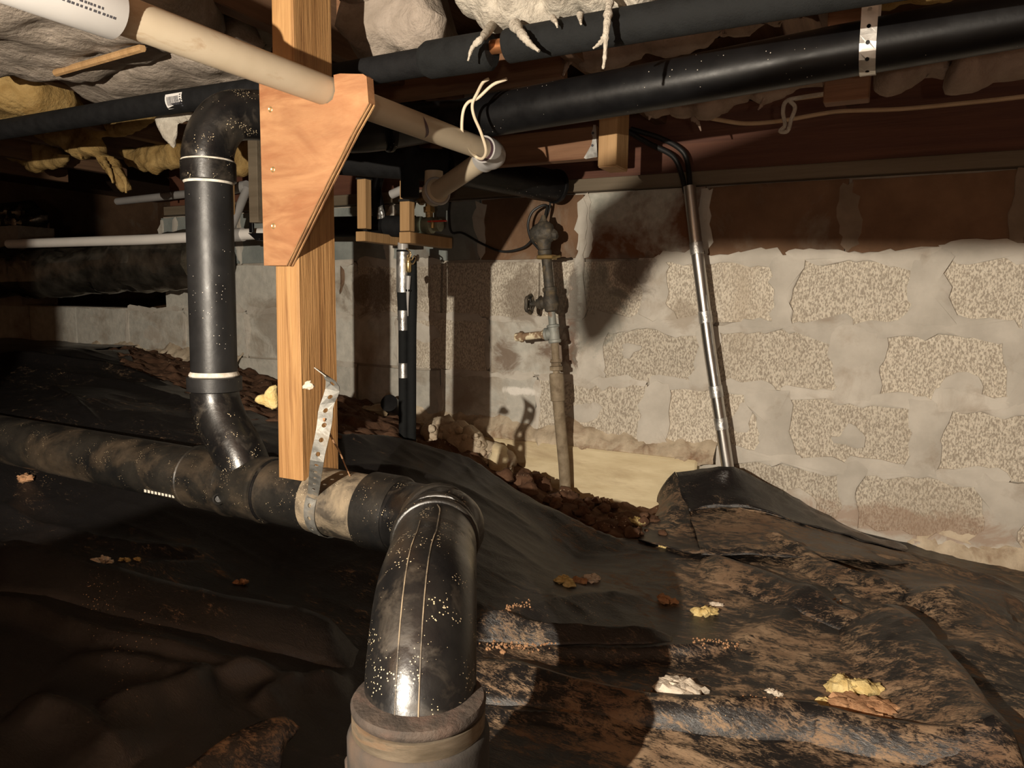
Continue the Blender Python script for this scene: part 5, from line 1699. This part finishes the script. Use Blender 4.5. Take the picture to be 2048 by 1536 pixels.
o = obj('lower_flap', loft([[(np.array(a_) * .25 + np.array(b_) * .75) for a_, b_ in zip(rows_[1], rows_[2])], rows_[2], rows_[3]], jit=.006, seed=5), 'sheet', lap, deg=80, label='dusty lower half of the flap')
o.modifiers.new('t', 'SOLIDIFY').thickness = .002
rows_ = [[pY(1349, 944, 2.198), pY(1358, 965, 2.165), pY(1375, 1010, 2.10), pY(1392, 1070, 1.99), G3(1402, 1118, .012)],
         [pY(1330, 965, 2.20), pY(1340, 985, 2.165), pY(1350, 1010, 2.09), pY(1365, 1070, 1.98), G3(1380, 1115, .008)],
         [pY(1318, 990, 2.21), pY(1322, 1000, 2.18), pY(1330, 1025, 2.08), pY(1335, 1070, 1.96), G3(1345, 1105, .006)],
         [pY(1316, 1004, 2.20), pY(1320, 1010, 2.17), pY(1305, 1040, 2.05), pY(1285, 1065, 1.97), G3(1275, 1085, .006)]]
o = obj('left_flap', loft(rows_, nx=30, jit=.004, seed=9), 'sheet', lap, deg=80, label='dusty left side of the flap')
o.modifiers.new('t', 'SOLIDIFY').thickness = .002

SHEET = bpy.data.objects['plastic_sheet']


def lip(edge, near, lift, back=None, name='sheet_fold', seed=0, m='sheet'):
    """a folded strip of the sheet: rises from the near line to a free edge standing a little proud"""
    ed = rail([np.r_[G3(a, b)] for a, b in edge], 6)
    nr = rail([np.r_[G3(a, b)] for a, b in near], 6)
    rs_ = lambda q: np.array([[np.interp(t, np.linspace(0, 1, len(q)), q[:, k]) for k in range(3)] for t in np.linspace(0, 1, 60)])
    ed, nr = rs_(ed), rs_(nr)
    tp = np.minimum(1, np.minimum(np.linspace(0, 1, 60), 1 - np.linspace(0, 1, 60)) / .10)[:, None]
    z = np.array([0, 0, 1.0])
    rows2 = []
    for f, h in ((0, -.006), (.25, .30), (.55, .75), (.82, 1.0), (.96, .96), (1.0, .80)):
        p = nr * (1 - f) + ed * f
        g = sheet_h(p[:, :2])
        p[:, 2] = g
        p = p + z * (h * lift * tp if h > 0 else h)
        p[:, 2] += .003 * fbm(p * np.array([1, 1, 0]), 14, 2, seed) * f
        rows2.append(p)
    C_ = np.array(rows2).transpose(1, 0, 2)
    n_, m_ = C_.shape[:2]
    Fc_ = [[i * m_ + j, (i + 1) * m_ + j, (i + 1) * m_ + j + 1, i * m_ + j + 1] for i in range(n_ - 1) for j in range(m_ - 1)]
    o_ = obj(name, (C_.reshape(-1, 3), Fc_), m, SHEET, deg=70)
    md_ = o_.modifiers.new('t', 'SOLIDIFY')
    md_.thickness = .0025
    md_.offset = -1
    return o_


lip([(890, 1330), (950, 1346), (1079, 1367), (1231, 1409), (1437, 1437), (1612, 1445), (1645, 1460), (1760, 1480), (1900, 1505), (2060, 1535)], [(890, 1400), (950, 1412), (1079, 1425), (1231, 1455), (1437, 1480), (1600, 1490), (1645, 1500), (1760, 1525), (1900, 1550), (2060, 1585)], .030, seed=1)
lip([(1745, 1244), (1805, 1256), (1830, 1275), (1862, 1312), (1932, 1392), (1992, 1482), (2060, 1570)], [(1672, 1243), (1668, 1275), (1680, 1315), (1705, 1355), (1745, 1410), (1790, 1480), (1840, 1570)], .042, seed=2)
lip([(1403, 1118), (1470, 1138), (1540, 1163), (1600, 1192), (1690, 1233), (1745, 1250)], [(1380, 1160), (1450, 1180), (1520, 1205), (1580, 1228), (1660, 1258), (1700, 1270)], .018, seed=3)
lip([(1500, 1084), (1560, 1100), (1602, 1119), (1700, 1161), (1740, 1168), (1816, 1188)], [(1480, 1110), (1545, 1130), (1590, 1148), (1680, 1190), (1730, 1200), (1800, 1215)], .012, seed=4)
lip([(-90, 1108), (0, 1132), (147, 1161), (294, 1198), (427, 1233), (615, 1270), (720, 1303)], [(-90, 1180), (0, 1200), (147, 1225), (294, 1262), (427, 1298), (600, 1330), (700, 1350)], .034, seed=5)
lip([(930, 1250), (1020, 1260), (1125, 1276), (1240, 1281), (1345, 1280)], [(930, 1285), (1020, 1290), (1125, 1299), (1240, 1300), (1345, 1298)], .014, seed=6)

# torn curled flap at the lower left
fl = [(340, 1560), (400, 1510), (455, 1474), (505, 1450), (560, 1437), (580, 1442), (601, 1457), (586, 1470), (575, 1484), (566, 1510), (553, 1560)]
b_ = on_ground([(360, 1560)])[0]
dfl = .98
rows_ = [[at(330, 1570, .97), at(455, 1474, 1.0), at(560, 1437, 1.01), at(601, 1457, 1.0)],
         [at(380, 1570, .97), at(490, 1490, .985), at(560, 1458, .99), at(592, 1470, .995)],
         [at(450, 1580, .97), at(520, 1520, .975), at(560, 1490, .98), at(576, 1486, .99)],
         [at(560, 1600, .97), at(562, 1570, .97), at(566, 1530, .975), at(568, 1500, .985)]]
o = obj('torn_flap', loft(rows_, nx=24, jit=.002, seed=4), 'sheet', deg=80, label='torn curled plastic flap standing up left of the coupling', cat='plastic sheet')
o.modifiers.new('t', 'SOLIDIFY').thickness = .002

# ================================================================== CRUMBS ON THE SHEET
def crumb(name, a, b, s, m, label, seed, cat='debris', flat=.55, group=None, n=5):
    p = G3(a, b)
    rr = random.Random(seed)
    gs_ = []
    for k in range(n):
        q = p + np.array([rr.uniform(-s, s) * .8, rr.uniform(-s, s) * .6, s * flat * rr.uniform(.15, .5)])
        r_ = s * rr.uniform(.35, .6)
        gs_.append(clump(q, (r_ * 1.2, r_, r_ * flat * 1.3), seed * 9 + k, 8, 10, .55, 1.6))
    return obj(name, join(*gs_), m, deg=50, label=label, cat=cat, group=group)


crumb('insulation_crumb', 1135, 1166, .022, 'debris_yellow', 'yellow crumb cluster in the lit patch right of the elbow', 1)
crumb('soil_crumb', 1155, 1162, .018, 'debris_brown', 'brown crumb between the yellow and white crumbs right of the elbow', 2)
crumb('mortar_crumb', 1183, 1158, .020, 'debris_white', 'white crumb at the right end of the lit crumb cluster', 3)
crumb('mortar_crumb', 1340, 1198, .020, 'debris_brown', 'dull tan crumb at the edge of the big shadow', 4, n=4)
crumb('insulation_crumb', 1412, 1222, .022, 'debris_yellow', 'yellow and white crumb right of the big shadow', 5)
crumb('mortar_crumb', 1435, 1208, .012, 'debris_white', 'small white crumb just behind the yellow one', 6, n=3)
crumb('insulation_crumb', 1328, 1097, .014, 'debris_yellow', 'lone yellow crumb left of the conduit flap', 7, n=3)
crumb('mortar_crumb', 1627, 1193, .014, 'debris_white', 'white crumb in the fold below the flap', 8, n=4)
crumb('mortar_lump', 1368, 1380, .040, 'debris_white', 'large flaky white lump on the near sheet', 9, n=9, flat=.4)
crumb('mortar_crumb', 1538, 1384, .009, 'debris_white', 'left of two small white crumbs near the bottom', 10, n=3)
crumb('mortar_crumb', 1555, 1393, .012, 'debris_white', 'right of two small white crumbs near the bottom', 11, n=3)
crumb('insulation_clump', 1712, 1388, .034, 'debris_yellow', 'big yellow fluffy clump beside the rolled fold', 12, n=8, flat=.6)
crumb('soil_clump', 1728, 1424, .042, 'debris_brown', 'brown and pink crumbly clump at the foot of the rolled fold', 13, n=10, flat=.35)
crumb('insulation_crumb', 1660, 1418, .020, 'debris_yellow', 'yellow crumb left of the brown clump', 14, n=5)
crumb('mortar_crumb', 190, 1124, .020, 'debris_white', 'whitish crumb under the left end of the drain', 15, n=5)
crumb('mortar_crumb', 218, 1127, .014, 'debris_white', 'flat whitish crumb next to the left crumb', 16, n=3)
crumb('insulation_crumb', 250, 1122, .012, 'debris_yellow', 'yellow crumb in the row under the drain', 17, n=3)
crumb('insulation_crumb', 277, 1120, .010, 'debris_yellow', 'last yellow crumb on the right of the row under the drain', 18, n=3)
crumb('wood_chip', 480, 1166, .016, 'debris_brown', 'brown chip lying in the dark below the wye', 19, n=3)
crumb('mortar_crumb', 50, 955, .018, 'debris_brown', 'tan crumb against the drain at far left', 20, n=4)
crumb('mortar_crumb', 1008, 1307, .010, 'debris_brown', 'tiny tan pebble near the big elbow', 21, n=2)
crumb('insulation_crumb', 1270, 1045, .022, 'debris_yellow', 'yellow shred on the bare soil below the footing', 22, n=5)
crumb('mortar_crumb', 1215, 1050, .010, 'debris_white', 'small white stone on the bare soil', 23, n=2)
# grit in the valleys of the sheet
rg = random.Random(31)
gs = []
for (a0, b0, a1, b1, n) in ((970, 1292, 1110, 1288, 120), (1280, 1385, 1340, 1400, 60), (1390, 1405, 1560, 1402, 90), (1385, 1298, 1480, 1302, 50), (1540, 1170, 1690, 1215, 70), (1000, 1235, 1060, 1215, 40)):
    for k in range(n):
        t = rg.random()
        p = G3(a0 + (a1 - a0) * t + rg.gauss(0, 6), b0 + (b1 - b0) * t + rg.gauss(0, 5), .001)
        s = rg.uniform(.001, .0028)
        gs.append(clump(p, (s, s, s), k, 4, 5, .3))
obj('grit', join(*gs), 'debris_brown', deg=None, label='loose brown grit lying in the folds of the sheet', cat='grit', kind='stuff')
